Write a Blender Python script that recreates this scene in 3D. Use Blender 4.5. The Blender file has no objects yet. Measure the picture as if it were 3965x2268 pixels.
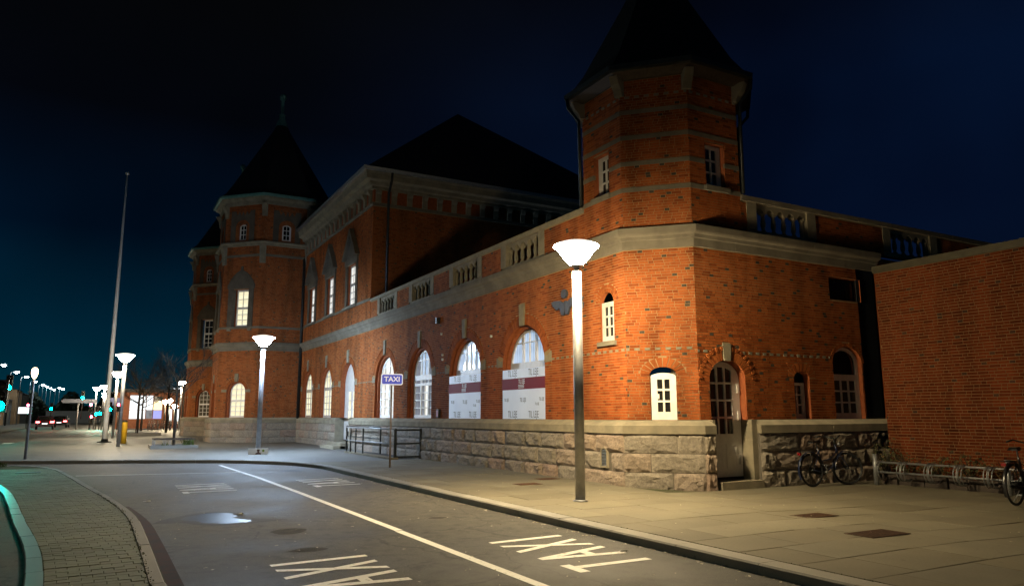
import bpy, bmesh, math, random
import numpy as np
from math import sin, cos, pi, radians, sqrt, atan2, hypot
from mathutils import Matrix, Vector
from mathutils.geometry import tessellate_polygon

random.seed(7); rng = np.random.default_rng(7)
scene = bpy.context.scene
COL = scene.collection

# ---------------------------------------------------------------- camera
CAM = Vector((0, 0, 1.6)); PITCH, ROLL, YAW = 0.163754, -0.002522, 0.50567
Fw = Vector((sin(YAW) * cos(PITCH), cos(YAW) * cos(PITCH), sin(PITCH)))
Rr = Vector((cos(YAW), -sin(YAW), 0)); Uu = Rr.cross(Fw)
R2 = Rr * cos(ROLL) + Uu * sin(ROLL); U2 = -Rr * sin(ROLL) + Uu * cos(ROLL)
cd = bpy.data.cameras.new('camera'); cam = bpy.data.objects.new('camera', cd); COL.objects.link(cam)
m3 = Matrix((R2, U2, -Fw)).transposed(); cam.matrix_world = Matrix.Translation(CAM) @ m3.to_4x4()
cd.sensor_width = 36; cd.lens = 25.84; cd.clip_start = 0.05; cd.clip_end = 2000
scene.camera = cam

# ---------------------------------------------------------------- world: night sky with town glow
w = bpy.data.worlds.new('World'); scene.world = w; w.use_nodes = True
nt = w.node_tree; nt.nodes.clear()
def N(nt, t, **k):
    n = nt.nodes.new(t)
    for a, b in k.items(): setattr(n, a, b)
    return n
out = N(nt, 'ShaderNodeOutputWorld')
sky = N(nt, 'ShaderNodeTexSky', sky_type='NISHITA', sun_disc=False)
sky.sun_elevation = radians(-6); sky.sun_rotation = radians(60)
b1 = N(nt, 'ShaderNodeBackground'); b1.inputs[1].default_value = 0.001
nt.links.new(sky.outputs[0], b1.inputs[0])
tc = N(nt, 'ShaderNodeTexCoord'); sx = N(nt, 'ShaderNodeSeparateXYZ'); nt.links.new(tc.outputs['Generated'], sx.inputs[0])
def ramp(nt, src, stops):
    r = N(nt, 'ShaderNodeValToRGB'); e = r.color_ramp.elements
    while len(e) < len(stops): e.new(0.5)
    for i, (p, c) in enumerate(stops):
        e[i].position = p; e[i].color = (*c, 1)
    nt.links.new(src, r.inputs[0]); return r
# town side (along the street, -X) and open side (+X)
rt = ramp(nt, sx.outputs[2], [(0.0, (.0, .040, .064)), (.10, (.0003, .022, .045)), (.22, (.0004, .0055, .016)), (.36, (.0009, .0015, .0032)), (.5, (.0013, .0016, .0021)), (1, (.0013, .0016, .002))])
ro = ramp(nt, sx.outputs[2], [(0.0, (.0012, .0036, .010)), (.25, (.0012, .0046, .018)), (.40, (.0014, .0060, .023)), (.56, (.0017, .0024, .005)), (1, (.0014, .0016, .0023))])
mr = N(nt, 'ShaderNodeMapRange', interpolation_type='SMOOTHSTEP'); mr.inputs[1].default_value = .12; mr.inputs[2].default_value = .88
nt.links.new(sx.outputs[0], mr.inputs[0])
nz = N(nt, 'ShaderNodeTexNoise'); nz.inputs['Scale'].default_value = 2.2; nz.inputs['Detail'].default_value = 3
nt.links.new(tc.outputs['Generated'], nz.inputs[0])
mx = N(nt, 'ShaderNodeMix', data_type='RGBA'); nt.links.new(mr.outputs[0], mx.inputs[0]); nt.links.new(rt.outputs[0], mx.inputs[6]); nt.links.new(ro.outputs[0], mx.inputs[7])
ns = N(nt, 'ShaderNodeMapRange'); ns.inputs[1].default_value = .3; ns.inputs[2].default_value = .7; ns.inputs[3].default_value = .5; ns.inputs[4].default_value = 1.5
nt.links.new(nz.outputs[0], ns.inputs[0])
b2 = N(nt, 'ShaderNodeBackground'); nt.links.new(mx.outputs[2], b2.inputs[0]); nt.links.new(ns.outputs[0], b2.inputs[1])
ad = N(nt, 'ShaderNodeAddShader'); nt.links.new(b1.outputs[0], ad.inputs[0]); nt.links.new(b2.outputs[0], ad.inputs[1]); nt.links.new(ad.outputs[0], out.inputs[0])

vs = scene.view_settings
scene.display_settings.display_device = 'sRGB'; vs.view_transform = 'Standard'; vs.look = 'None'; vs.gamma = 1; vs.exposure = 0.0; vs.use_curve_mapping = False
scene.render.engine = 'CYCLES'
cy = scene.cycles
cy.use_denoising = True; cy.max_bounces = 5; cy.diffuse_bounces = 3; cy.glossy_bounces = 3; cy.transparent_max_bounces = 6
cy.sample_clamp_indirect = 4; cy.use_light_tree = True
# brightness of the lamps (radiance of each diffuser)
L_NEAR, L_COOL, L_WARM, L_STREET = 1420, 260, 400, 260

# ---------------------------------------------------------------- materials
MATS = {}
def newmat(name):
    m = bpy.data.materials.new(name); m.use_nodes = True; nt = m.node_tree
    p = nt.nodes['Principled BSDF']; return m, nt, p
def srgb(c): return tuple(((x / 255) / 12.92 if x <= 10 else ((x / 255 + .055) / 1.055) ** 2.4) for x in c)
def M(name, c, rough=.7, c2=None, scale=8, bump=0, bscale=None, metal=0, detail=4, spec=.5, obj=False, lo=.35, hi=.65, bdist=.01):
    """principled surface, two colours mixed by noise, optional fine relief"""
    if name in MATS: return MATS[name]
    m, nt, p = newmat(name)
    p.inputs['Roughness'].default_value = rough; p.inputs['Metallic'].default_value = metal
    p.inputs['Specular IOR Level'].default_value = spec
    if rough >= .85: p.inputs['Diffuse Roughness'].default_value = 1.0; p.inputs['Specular IOR Level'].default_value = min(spec, .2)
    p.inputs['Base Color'].default_value = (*c, 1)
    if obj: co = N(nt, 'ShaderNodeTexCoord').outputs['Object']
    else: co = N(nt, 'ShaderNodeNewGeometry').outputs['Position']
    if c2:
        n = N(nt, 'ShaderNodeTexNoise'); n.inputs['Scale'].default_value = scale; n.inputs['Detail'].default_value = detail; n.inputs['Roughness'].default_value = .6
        nt.links.new(co, n.inputs['Vector'])
        r = ramp(nt, n.outputs[0], [(lo, c), (hi, c2)]); nt.links.new(r.outputs[0], p.inputs['Base Color'])
    if bump:
        n = N(nt, 'ShaderNodeTexNoise'); n.inputs['Scale'].default_value = bscale or scale * 4; n.inputs['Detail'].default_value = 5; n.inputs['Roughness'].default_value = .65
        nt.links.new(co, n.inputs['Vector'])
        b = N(nt, 'ShaderNodeBump'); b.inputs['Strength'].default_value = bump; b.inputs['Distance'].default_value = bdist
        nt.links.new(n.outputs[0], b.inputs['Height']); nt.links.new(b.outputs[0], p.inputs['Normal'])
    MATS[name] = m; return m
def EM(name, c, s):
    if name in MATS: return MATS[name]
    m, nt, p = newmat(name); p.inputs['Base Color'].default_value = (.02, .02, .02, 1)
    p.inputs['Emission Color'].default_value = (*c, 1); p.inputs['Emission Strength'].default_value = s
    MATS[name] = m; return m
def brick_mat(name, base, lightc, darkc, blackc):
    m, nt, p = newmat(name); p.inputs['Roughness'].default_value = .9; p.inputs['Specular IOR Level'].default_value = .12; p.inputs['Diffuse Roughness'].default_value = 1.0
    at = N(nt, 'ShaderNodeAttribute', attribute_name='tint')
    r = ramp(nt, at.outputs['Fac'], [(0, darkc), (.25, base), (.7, lightc), (.9, base), (.93, blackc), (.97, (.34, .30, .22))])
    r.color_ramp.interpolation = 'LINEAR'
    e = r.color_ramp.elements
    n = N(nt, 'ShaderNodeTexNoise'); n.inputs['Scale'].default_value = 26; n.inputs['Detail'].default_value = 5; n.inputs['Roughness'].default_value = .65
    g = N(nt, 'ShaderNodeNewGeometry'); nt.links.new(g.outputs['Position'], n.inputs['Vector'])
    n2 = N(nt, 'ShaderNodeTexNoise'); n2.inputs['Scale'].default_value = .7; n2.inputs['Detail'].default_value = 6; nt.links.new(g.outputs['Position'], n2.inputs['Vector'])
    mul = N(nt, 'ShaderNodeMath', operation='MULTIPLY_ADD'); nt.links.new(n.outputs[0], mul.inputs[0]); mul.inputs[1].default_value = .55; mul.inputs[2].default_value = .42
    mul2 = N(nt, 'ShaderNodeMath', operation='MULTIPLY_ADD'); nt.links.new(n2.outputs[0], mul2.inputs[0]); mul2.inputs[1].default_value = .6; mul2.inputs[2].default_value = .7
    mm0 = N(nt, 'ShaderNodeMath', operation='MULTIPLY'); nt.links.new(mul.outputs[0], mm0.inputs[0]); nt.links.new(mul2.outputs[0], mm0.inputs[1])
    mp = N(nt, 'ShaderNodeMapping'); mp.inputs['Scale'].default_value = (1.6, 1.6, .22); nt.links.new(g.outputs['Position'], mp.inputs['Vector'])
    n4 = N(nt, 'ShaderNodeTexNoise'); n4.inputs['Scale'].default_value = 1.3; n4.inputs['Detail'].default_value = 6; nt.links.new(mp.outputs[0], n4.inputs['Vector'])
    st4 = N(nt, 'ShaderNodeMapRange'); st4.inputs[1].default_value = .42; st4.inputs[2].default_value = .68; st4.inputs[3].default_value = 1.08; st4.inputs[4].default_value = .62; nt.links.new(n4.outputs[0], st4.inputs[0])
    mm = N(nt, 'ShaderNodeMath', operation='MULTIPLY'); nt.links.new(mm0.outputs[0], mm.inputs[0]); nt.links.new(st4.outputs[0], mm.inputs[1])
    sc = N(nt, 'ShaderNodeVectorMath', operation='SCALE'); nt.links.new(r.outputs[0], sc.inputs[0]); nt.links.new(mm.outputs[0], sc.inputs['Scale'])
    nt.links.new(sc.outputs[0], p.inputs['Base Color'])
    b = N(nt, 'ShaderNodeBump'); b.inputs['Strength'].default_value = .5; b.inputs['Distance'].default_value = .006
    n3 = N(nt, 'ShaderNodeTexNoise'); n3.inputs['Scale'].default_value = 70; n3.inputs['Detail'].default_value = 4; nt.links.new(g.outputs['Position'], n3.inputs['Vector'])
    nt.links.new(n3.outputs[0], b.inputs['Height']); nt.links.new(b.outputs[0], p.inputs['Normal'])
    MATS[name] = m; return m
BRICK = brick_mat('red_brick', (.43, .116, .030), (.51, .150, .040), (.30, .074, .020), (.075, .055, .042))
BRICK2 = brick_mat('brown_brick', (.25, .052, .014), (.29, .065, .017), (.16, .034, .010), (.10, .03, .016))
MORTAR = M('mortar', (.36, .25, .13), .95, (.28, .17, .085), 3, .4, 60)
MORTAR2 = M('mortar_pale', (.30, .18, .09), .95, (.23, .135, .065), 3, .4, 60)
REVEAL = M('reveal_brick', (.34, .10, .034), .85, (.26, .07, .026), 9, .3, 60)
SAND = M('sandstone', (.29, .25, .175), .85, (.20, .175, .125), 2.4, .5, 30)
SANDD = M('sandstone_weathered', (.15, .13, .098), .9, (.21, .185, .14), 1.8, .5, 30)
SANDH = M('hood_stone', (.105, .088, .066), .9, (.15, .125, .095), 1.8, .5, 30)
SLATE = M('slate', (.022, .023, .026), .75, (.014, .014, .016), 3, .4, 40)
COPPER = M('copper_green', (.10, .26, .24), .7, (.07, .19, .18), 6)
WHITE = M('white_paint', (.74, .71, .67), .45, (.64, .60, .56), 5, .2, 30, bdist=.003)
PINKW = WHITE
ASPH = None
STEEL = M('galvanised_steel', (.36, .37, .38), .5, (.27, .28, .29), 14, .12, 50, metal=.75)
POLE = M('painted_pole', (.34, .34, .35), .48, (.26, .26, .27), 6, .1, 40, metal=.75)
DARKM = M('dark_metal', (.03, .035, .035), .45, (.018, .02, .02), 10, metal=.5)
BLACK = M('black_rubber', (.012, .012, .013), .6)
WPOLE = M('white_lacquer', (.88, .88, .87), .45, (.80, .80, .78), 3)
DGLASS = M('dark_glass', (.010, .010, .011), .06, (.022, .020, .016), .9, spec=.6)
WOODD = M('dark_timber', (.05, .035, .025), .7, (.03, .02, .015), 10, .3, 60)
RED = M('red_enamel', (.35, .02, .02), .4)
YEL = M('yellow_plastic', (.72, .42, .015), .5, (.6, .33, .01), 6)
BARK = M('bark', (.07, .055, .04), .9, (.04, .03, .024), 14, .6, 40)
RUST = M('rusty_iron', (.11, .055, .03), .85, (.06, .032, .02), 12, .5, 60)
def granite_mat():
    m, nt, p = newmat('rough_granite'); p.inputs['Roughness'].default_value = .85; p.inputs['Diffuse Roughness'].default_value = 1.0
    oi = N(nt, 'ShaderNodeObjectInfo')
    r = ramp(nt, oi.outputs['Random'], [(0, (.27, .235, .19)), (.3, (.33, .28, .215)), (.5, (.24, .215, .185)), (.7, (.34, .26, .195)), (.88, (.31, .22, .165)), (1, (.34, .295, .23))])
    g = N(nt, 'ShaderNodeNewGeometry')
    n = N(nt, 'ShaderNodeTexNoise'); n.inputs['Scale'].default_value = 16; n.inputs['Detail'].default_value = 7; n.inputs['Roughness'].default_value = .75; nt.links.new(g.outputs['Position'], n.inputs['Vector'])
    n2 = N(nt, 'ShaderNodeTexNoise'); n2.inputs['Scale'].default_value = 2.2; n2.inputs['Detail'].default_value = 3; nt.links.new(g.outputs['Position'], n2.inputs['Vector'])
    a = N(nt, 'ShaderNodeMath', operation='MULTIPLY_ADD'); nt.links.new(n.outputs[0], a.inputs[0]); a.inputs[1].default_value = 1.3; a.inputs[2].default_value = .02
    a2 = N(nt, 'ShaderNodeMath', operation='MULTIPLY_ADD'); nt.links.new(n2.outputs[0], a2.inputs[0]); a2.inputs[1].default_value = .8; a2.inputs[2].default_value = .9
    a3 = N(nt, 'ShaderNodeMath', operation='MULTIPLY'); nt.links.new(a.outputs[0], a3.inputs[0]); nt.links.new(a2.outputs[0], a3.inputs[1])
    s = N(nt, 'ShaderNodeVectorMath', operation='SCALE'); nt.links.new(r.outputs[0], s.inputs[0]); nt.links.new(a3.outputs[0], s.inputs['Scale']); nt.links.new(s.outputs[0], p.inputs['Base Color'])
    v = N(nt, 'ShaderNodeTexNoise', noise_type='RIDGED_MULTIFRACTAL'); v.inputs['Scale'].default_value = 5.5; v.inputs['Detail'].default_value = 6; nt.links.new(g.outputs['Position'], v.inputs['Vector'])
    b = N(nt, 'ShaderNodeBump'); b.inputs['Strength'].default_value = .55; b.inputs['Distance'].default_value = .04
    nt.links.new(n.outputs[0], b.inputs['Height'])
    b2 = N(nt, 'ShaderNodeBump'); b2.inputs['Strength'].default_value = .35; b2.inputs['Distance'].default_value = .03
    nt.links.new(v.outputs[0], b2.inputs['Height']); nt.links.new(b.outputs[0], b2.inputs['Normal']); nt.links.new(b2.outputs[0], p.inputs['Normal'])
    return m
GRAN = granite_mat()
def slab_mat(name, cols, ns=30, bump=.25, stain=None):
    """flat stone whose tone varies piece by piece"""
    m, nt, p = newmat(name); p.inputs['Roughness'].default_value = .8
    oi = N(nt, 'ShaderNodeObjectInfo'); at = N(nt, 'ShaderNodeAttribute', attribute_name='tint')
    ad = N(nt, 'ShaderNodeMath', operation='ADD'); nt.links.new(oi.outputs['Random'], ad.inputs[0]); nt.links.new(at.outputs['Fac'], ad.inputs[1])
    fr = N(nt, 'ShaderNodeMath', operation='FRACT'); nt.links.new(ad.outputs[0], fr.inputs[0])
    k = len(cols) - 1
    r = ramp(nt, fr.outputs[0], [(i / k, c) for i, c in enumerate(cols)])
    g = N(nt, 'ShaderNodeNewGeometry')
    n = N(nt, 'ShaderNodeTexNoise'); n.inputs['Scale'].default_value = ns; n.inputs['Detail'].default_value = 6; n.inputs['Roughness'].default_value = .7; nt.links.new(g.outputs['Position'], n.inputs['Vector'])
    n2 = N(nt, 'ShaderNodeTexNoise'); n2.inputs['Scale'].default_value = .8; n2.inputs['Detail'].default_value = 5; nt.links.new(g.outputs['Position'], n2.inputs['Vector'])
    a = N(nt, 'ShaderNodeMath', operation='MULTIPLY_ADD'); nt.links.new(n.outputs[0], a.inputs[0]); a.inputs[1].default_value = .5; a.inputs[2].default_value = .55
    a2 = N(nt, 'ShaderNodeMath', operation='MULTIPLY_ADD'); nt.links.new(n2.outputs[0], a2.inputs[0]); a2.inputs[1].default_value = .9; a2.inputs[2].default_value = .75
    a3 = N(nt, 'ShaderNodeMath', operation='MULTIPLY'); nt.links.new(a.outputs[0], a3.inputs[0]); nt.links.new(a2.outputs[0], a3.inputs[1])
    vo = N(nt, 'ShaderNodeTexVoronoi'); vo.inputs['Scale'].default_value = 3.1; vo.inputs['Randomness'].default_value = 1; nt.links.new(g.outputs['Position'], vo.inputs['Vector'])
    sp_ = N(nt, 'ShaderNodeMapRange'); sp_.inputs[1].default_value = .05; sp_.inputs[2].default_value = .10; sp_.inputs[3].default_value = .72; sp_.inputs[4].default_value = 1.0; nt.links.new(vo.outputs['Distance'], sp_.inputs[0])
    a5 = N(nt, 'ShaderNodeMath', operation='MULTIPLY'); nt.links.new(a3.outputs[0], a5.inputs[0]); nt.links.new(sp_.outputs[0], a5.inputs[1])
    s = N(nt, 'ShaderNodeVectorMath', operation='SCALE'); nt.links.new(r.outputs[0], s.inputs[0]); nt.links.new(a5.outputs[0], s.inputs['Scale']); nt.links.new(s.outputs[0], p.inputs['Base Color'])
    b = N(nt, 'ShaderNodeBump'); b.inputs['Strength'].default_value = bump; b.inputs['Distance'].default_value = .006
    nt.links.new(n.outputs[0], b.inputs['Height']); nt.links.new(b.outputs[0], p.inputs['Normal'])
    MATS[name] = m; return m
SLAB = slab_mat('paving_concrete', [(.130, .112, .072), (.170, .150, .100), (.142, .122, .080), (.182, .160, .106), (.150, .134, .092)])
PLAZA = slab_mat('plaza_concrete', [(.095, .094, .085), (.115, .112, .10)]); PLAZA.node_tree.nodes['Principled BSDF'].inputs['Roughness'].default_value = .66
PAVER = slab_mat('mossy_paver', [(.165, .17, .105), (.19, .195, .13), (.17, .165, .11), (.185, .195, .125), (.16, .17, .10)], 40)
KERB = slab_mat('kerb_granite', [(.22, .21, .19), (.28, .26, .22), (.24, .22, .19)], 60, .4)
TEALKERB = slab_mat('teal_kerb', [(.035, .10, .092), (.045, .12, .112), (.04, .105, .10)], 60, .10); TEALKERB.node_tree.nodes['Principled BSDF'].inputs['Roughness'].default_value = .30; TEALKERB.node_tree.nodes['Principled BSDF'].inputs['Specular IOR Level'].default_value = .45  # teal is set in the base colour of the left island kerb
JOINT = M('joint_sand', (.06, .055, .033), .95, (.04, .045, .022), 4)
def asphalt_mat():
    m, nt, p = newmat('asphalt'); p.inputs['Diffuse Roughness'].default_value = 1.0
    g = N(nt, 'ShaderNodeNewGeometry')
    def noise(s, d, rgh=.6):
        n = N(nt, 'ShaderNodeTexNoise'); n.inputs['Scale'].default_value = s; n.inputs['Detail'].default_value = d; n.inputs['Roughness'].default_value = rgh
        nt.links.new(g.outputs['Position'], n.inputs['Vector']); return n
    f, l, mdm = noise(110, 3, .8), noise(.45, 6), noise(5, 5)
    r = ramp(nt, f.outputs[0], [(.3, (.052, .047, .037)), (.55, (.108, .097, .076)), (.72, (.26, .235, .19))])
    r2 = ramp(nt, l.outputs[0], [(.3, (.55, .55, .55)), (.5, (.95, .95, .95)), (.7, (1.35, 1.35, 1.35))])
    r3 = ramp(nt, mdm.outputs[0], [(.28, (.6, .6, .6)), (.48, (1, 1, 1)), (.75, (1.2, 1.2, 1.2))])
    mu = N(nt, 'ShaderNodeMix', data_type='RGBA', blend_type='MULTIPLY'); mu.inputs[0].default_value = 1; nt.links.new(r.outputs[0], mu.inputs[6]); nt.links.new(r2.outputs[0], mu.inputs[7])
    mu2 = N(nt, 'ShaderNodeMix', data_type='RGBA', blend_type='MULTIPLY'); mu2.inputs[0].default_value = 1; nt.links.new(mu.outputs[2], mu2.inputs[6]); nt.links.new(r3.outputs[0], mu2.inputs[7])
    wn = noise(1.1, 4); wv = N(nt, 'ShaderNodeVectorMath', operation='MULTIPLY_ADD'); nt.links.new(wn.outputs['Color'], wv.inputs[0]); wv.inputs[1].default_value = (.9, .9, 0); nt.links.new(g.outputs['Position'], wv.inputs[2])
    vc = N(nt, 'ShaderNodeTexVoronoi', feature='DISTANCE_TO_EDGE'); vc.inputs['Scale'].default_value = .32; nt.links.new(wv.outputs[0], vc.inputs['Vector'])
    ck = N(nt, 'ShaderNodeMapRange'); ck.inputs[1].default_value = .002; ck.inputs[2].default_value = .007; ck.inputs[3].default_value = .62; ck.inputs[4].default_value = 1.0; nt.links.new(vc.outputs['Distance'], ck.inputs[0])
    mu3 = N(nt, 'ShaderNodeVectorMath', operation='SCALE'); nt.links.new(mu2.outputs[2], mu3.inputs[0]); nt.links.new(ck.outputs[0], mu3.inputs['Scale'])
    nt.links.new(mu3.outputs[0], p.inputs['Base Color'])
    rr = ramp(nt, l.outputs[0], [(.3, (.62,) * 3), (.7, (.85,) * 3)]); nt.links.new(rr.outputs[0], p.inputs['Roughness'])
    b = N(nt, 'ShaderNodeBump'); b.inputs['Strength'].default_value = .6; b.inputs['Distance'].default_value = .008
    nt.links.new(f.outputs[0], b.inputs['Height']); nt.links.new(b.outputs[0], p.inputs['Normal'])
    return m
ASPH = asphalt_mat()
PAINT = M('road_paint', (.86, .84, .78), .6, (.40, .37, .31), 16, .3, 80, detail=8, lo=.56, hi=.74)
def lit_mat(name, c, c2, s, stripe=9.0, refl=.12):
    """lit window: pale blind folds glowing behind glass"""
    m, nt, p = newmat(name)
    tc = N(nt, 'ShaderNodeTexCoord')
    wv = N(nt, 'ShaderNodeTexWave', wave_type='BANDS', bands_direction='X'); wv.inputs['Scale'].default_value = stripe; wv.inputs['Distortion'].default_value = 1.2; wv.inputs['Detail'].default_value = 1
    nt.links.new(tc.outputs['Object'], wv.inputs['Vector'])
    n = N(nt, 'ShaderNodeTexNoise'); n.inputs['Scale'].default_value = 1.4; n.inputs['Detail'].default_value = 2; nt.links.new(tc.outputs['Object'], n.inputs['Vector'])
    mi = N(nt, 'ShaderNodeMath', operation='MULTIPLY_ADD'); nt.links.new(wv.outputs['Fac'], mi.inputs[0]); mi.inputs[1].default_value = .35; nt.links.new(n.outputs[0], mi.inputs[2])
    r = ramp(nt, mi.outputs[0], [(.35, c2), (.75, c)])
    nt.links.new(r.outputs[0], p.inputs['Emission Color']); p.inputs['Emission Strength'].default_value = s
    p.inputs['Base Color'].default_value = (.05, .05, .05, 1); p.inputs['Roughness'].default_value = .08
    MATS[name] = m; return m
LITY = lit_mat('lit_blind_warm', (1, .95, .66), (.62, .52, .27), 1.12)
LITW = lit_mat('lit_blind_white', (1, .98, .90), (.58, .60, .58), 1.12)
LITB = lit_mat('lit_blind_bluish', (.62, .78, 1), (.22, .33, .50), .85, 3)
LITDIM = lit_mat('dim_room', (.30, .33, .38), (.05, .045, .045), .7, 2)
LAMPW = EM('lamp_glass_warm', (1, .785, .44), L_NEAR); COLW = EM('lamp_collar_warm', (1, .83, .54), 170); COLC = EM('lamp_collar_cool', (.58, .76, 1), 980); COLO = EM('lamp_collar_amber', (1, .86, .62), 330)
LAMPC = EM('lamp_glass_cool', (.44, .66, 1), L_COOL)
LAMPO = EM('lamp_glass_amber', (1, .78, .48), L_WARM)
STRL = EM('street_lamp_glass', (.80, .95, 1), L_STREET)
GREENL = EM('green_signal', (.0, 1, .70), 340)
REDL = EM('red_signal', (1, .03, .06), 140)
TAIL = EM('tail_light', (1, .05, .05), 40)
SHOPW = EM('shop_window_white', (.9, .97, 1), 1.5)
SHOPY = EM('shop_window_yellow', (1, .85, .45), 1.6)
BLUEL = EM('blue_sign_light', (.1, .2, 1), 3)

# ---------------------------------------------------------------- object helpers
WM = {}
def put(o, mat=None, parent=None, world=None):
    COL.objects.link(o)
    if mat is not None and o.data is not None and len(o.data.materials) == 0: o.data.materials.append(mat)
    world = world or Matrix.Identity(4)
    WM[o] = world
    if parent is not None:
        o.parent = parent; o.matrix_parent_inverse = WM[parent].inverted()
    o.matrix_basis = world
    return o
def tag(o, label=None, cat=None, group=None, kind=None):
    for k, v in (('label', label), ('category', cat), ('group', group), ('kind', kind)):
        if v: o[k] = v
    return o
def empty(name, loc=(0, 0, 0), rz=0):
    o = bpy.data.objects.new(name, None); o.empty_display_size = .2
    return put(o, world=Matrix.Translation(Vector(loc)) @ Matrix.Rotation(rz, 4, 'Z'))
def kids(o): return [c for c in COL.objects if c.parent == o]
def copy_tree(src, loc=None, rz=None, parent=None, tree=None):
    c = src.copy(); COL.objects.link(c)
    if parent is not None: c.parent = parent
    if loc is not None: c.location = loc
    if rz is not None: c.rotation_euler = (0, 0, rz)
    for ch in tree.get(src, []): copy_tree(ch, parent=c, tree=tree)
    return c
def tree_of(root):
    t = {}
    for o in COL.objects:
        if o.parent is not None: t.setdefault(o.parent, []).append(o)
    return t
class MB:
    def __init__(s): s.v = []; s.f = []; s.sm = []
    def add(s, vs, fs, smooth=False):
        b = len(s.v); s.v += [tuple(p) for p in vs]; s.f += [tuple(i + b for i in f) for f in fs]; s.sm += [smooth] * len(fs); return s
    def box(s, x0, x1, y0, y1, z0, z1, M4=None):
        vs = [Vector((x, y, z)) for x in (x0, x1) for y in (y0, y1) for z in (z0, z1)]
        if M4 is not None: vs = [M4 @ p for p in vs]
        return s.add(vs, [(0, 1, 3, 2), (4, 6, 7, 5), (0, 4, 5, 1), (2, 3, 7, 6), (0, 2, 6, 4), (1, 5, 7, 3)])
    def lathe(s, prof, n=16, c=(0, 0, 0), smooth=True, rot=0, cap=False):
        vs = []; fs = []
        for r, z in prof:
            for i in range(n):
                a = 2 * pi * i / n + rot; vs.append((c[0] + r * cos(a), c[1] + r * sin(a), c[2] + z))
        for k in range(len(prof) - 1):
            for i in range(n):
                j = (i + 1) % n; fs.append((k * n + i, k * n + j, (k + 1) * n + j, (k + 1) * n + i))
        if cap: fs.append(tuple(range(n))[::-1]); fs.append(tuple((len(prof) - 1) * n + i for i in range(n)))
        return s.add(vs, fs, smooth)
    def tube(s, pts, r, n=8, smooth=True, closed=False, cap=True):
        pts = [Vector(p) for p in pts]; m = len(pts)
        rs = r if isinstance(r, (list, tuple)) else [r] * m
        vs = []; fs = []; prev = None
        for i, p in enumerate(pts):
            if closed: t = pts[(i + 1) % m] - pts[i - 1]
            else: t = pts[min(i + 1, m - 1)] - pts[max(i - 1, 0)]
            t.normalize()
            if prev is None: a = t.orthogonal().normalized()
            else: a = (prev - t * prev.dot(t)); a = a.normalized() if a.length > 1e-6 else t.orthogonal().normalized()
            prev = a; b = t.cross(a)
            for k in range(n):
                q = 2 * pi * k / n; vs.append(p + (a * cos(q) + b * sin(q)) * rs[i])
        for i in range(m if closed else m - 1):
            i2 = (i + 1) % m
            for k in range(n):
                k2 = (k + 1) % n; fs.append((i * n + k, i * n + k2, i2 * n + k2, i2 * n + k))
        if cap and not closed: fs.append(tuple(range(n))[::-1]); fs.append(tuple((m - 1) * n + k for k in range(n)))
        return s.add(vs, fs, smooth)
    def poly(s, loops, d0, d1, plane='xz', sides=True, back=True):
        """outline with holes in (u,z), given thickness from depth d0 to d1"""
        def P(u, z, d): return (u, d, z) if plane == 'xz' else (u, z, d)
        flat = [p for l in loops for p in l]
        tri = tessellate_polygon([[Vector((p[0], p[1], 0)) for p in l] for l in loops])
        s.add([P(u, z, d0) for u, z in flat], tri)
        if back and d1 != d0: s.add([P(u, z, d1) for u, z in flat], tri)
        if sides and d1 != d0:
            for l in loops:
                n = len(l); s.add([P(u, z, d0) for u, z in l] + [P(u, z, d1) for u, z in l], [(i, (i + 1) % n, n + (i + 1) % n, n + i) for i in range(n)])
        return s
    def mesh(s, name):
        me = bpy.data.meshes.new(name); me.from_pydata(s.v, [], s.f)
        if any(s.sm): me.polygons.foreach_set('use_smooth', s.sm)
        me.update(); return me
    def build(s, name, mat, parent=None, world=None):
        return put(bpy.data.objects.new(name, s.mesh(name)), mat, parent, world)
def text_mesh(txt, size, depth=.004, xs=1.0, off=0.0, align='CENTER'):
    cu = bpy.data.curves.new('lettering', 'FONT'); cu.body = txt; cu.size = size; cu.extrude = depth / 2; cu.offset = off
    cu.align_x = align; cu.align_y = 'CENTER'; cu.resolution_u = 3
    o = bpy.data.objects.new('lettering', cu); COL.objects.link(o)
    bpy.context.view_layer.update()
    me = bpy.data.meshes.new_from_object(o.evaluated_get(bpy.context.evaluated_depsgraph_get()))
    bpy.data.objects.remove(o)
    co = np.empty(len(me.vertices) * 3, dtype=np.float32); me.vertices.foreach_get('co', co); co = co.reshape(-1, 3)
    co = np.stack([co[:, 0] * xs, -co[:, 2], co[:, 1]], 1)        # stands upright in x-z, faces -y
    me.vertices.foreach_set('co', co.ravel()); me.update(); return me
def ground_z(x, y):
    def ss(a, b, t): t = max(0, min(1, (t - a) / (b - a))); return t * t * (3 - 2 * t)
    return -.08 * ss(9.0, 12.4, x) * (1 - ss(12.4, 15.4, y))

# ---------------------------------------------------------------- masonry helpers
class Wall:
    """one flat brick face: P = left end seen from outside, u = direction along it (left to right)"""
    def __init__(s, name, thing, P, Q, z0, z1, mortar=None, brick=None):
        s.P = Vector((P[0], P[1], 0)); d = Vector((Q[0] - P[0], Q[1] - P[1], 0)); s.W = d.length; u = d.normalized()
        s.F = Matrix.Translation(s.P) @ Matrix.Rotation(atan2(u.y, u.x), 4, 'Z')
        s.name, s.thing, s.z0, s.z1 = name, thing, z0, z1
        s.ops = []; s.mortar = mortar or MORTAR; s.brick = brick or BRICK; s.obj = None; s.u = u
    def U(s, x, y): return (Vector((x, y, 0)) - s.P).dot(s.u)
BRK = {}          # thing -> list of (wall, quad, proud, tint, length)
def arch_pts(uc, w, zs, rise, n=14):
    return [(uc + w * cos(a), zs + rise * sin(a)) for a in [pi * i / n for i in range(n + 1)]]
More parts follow.
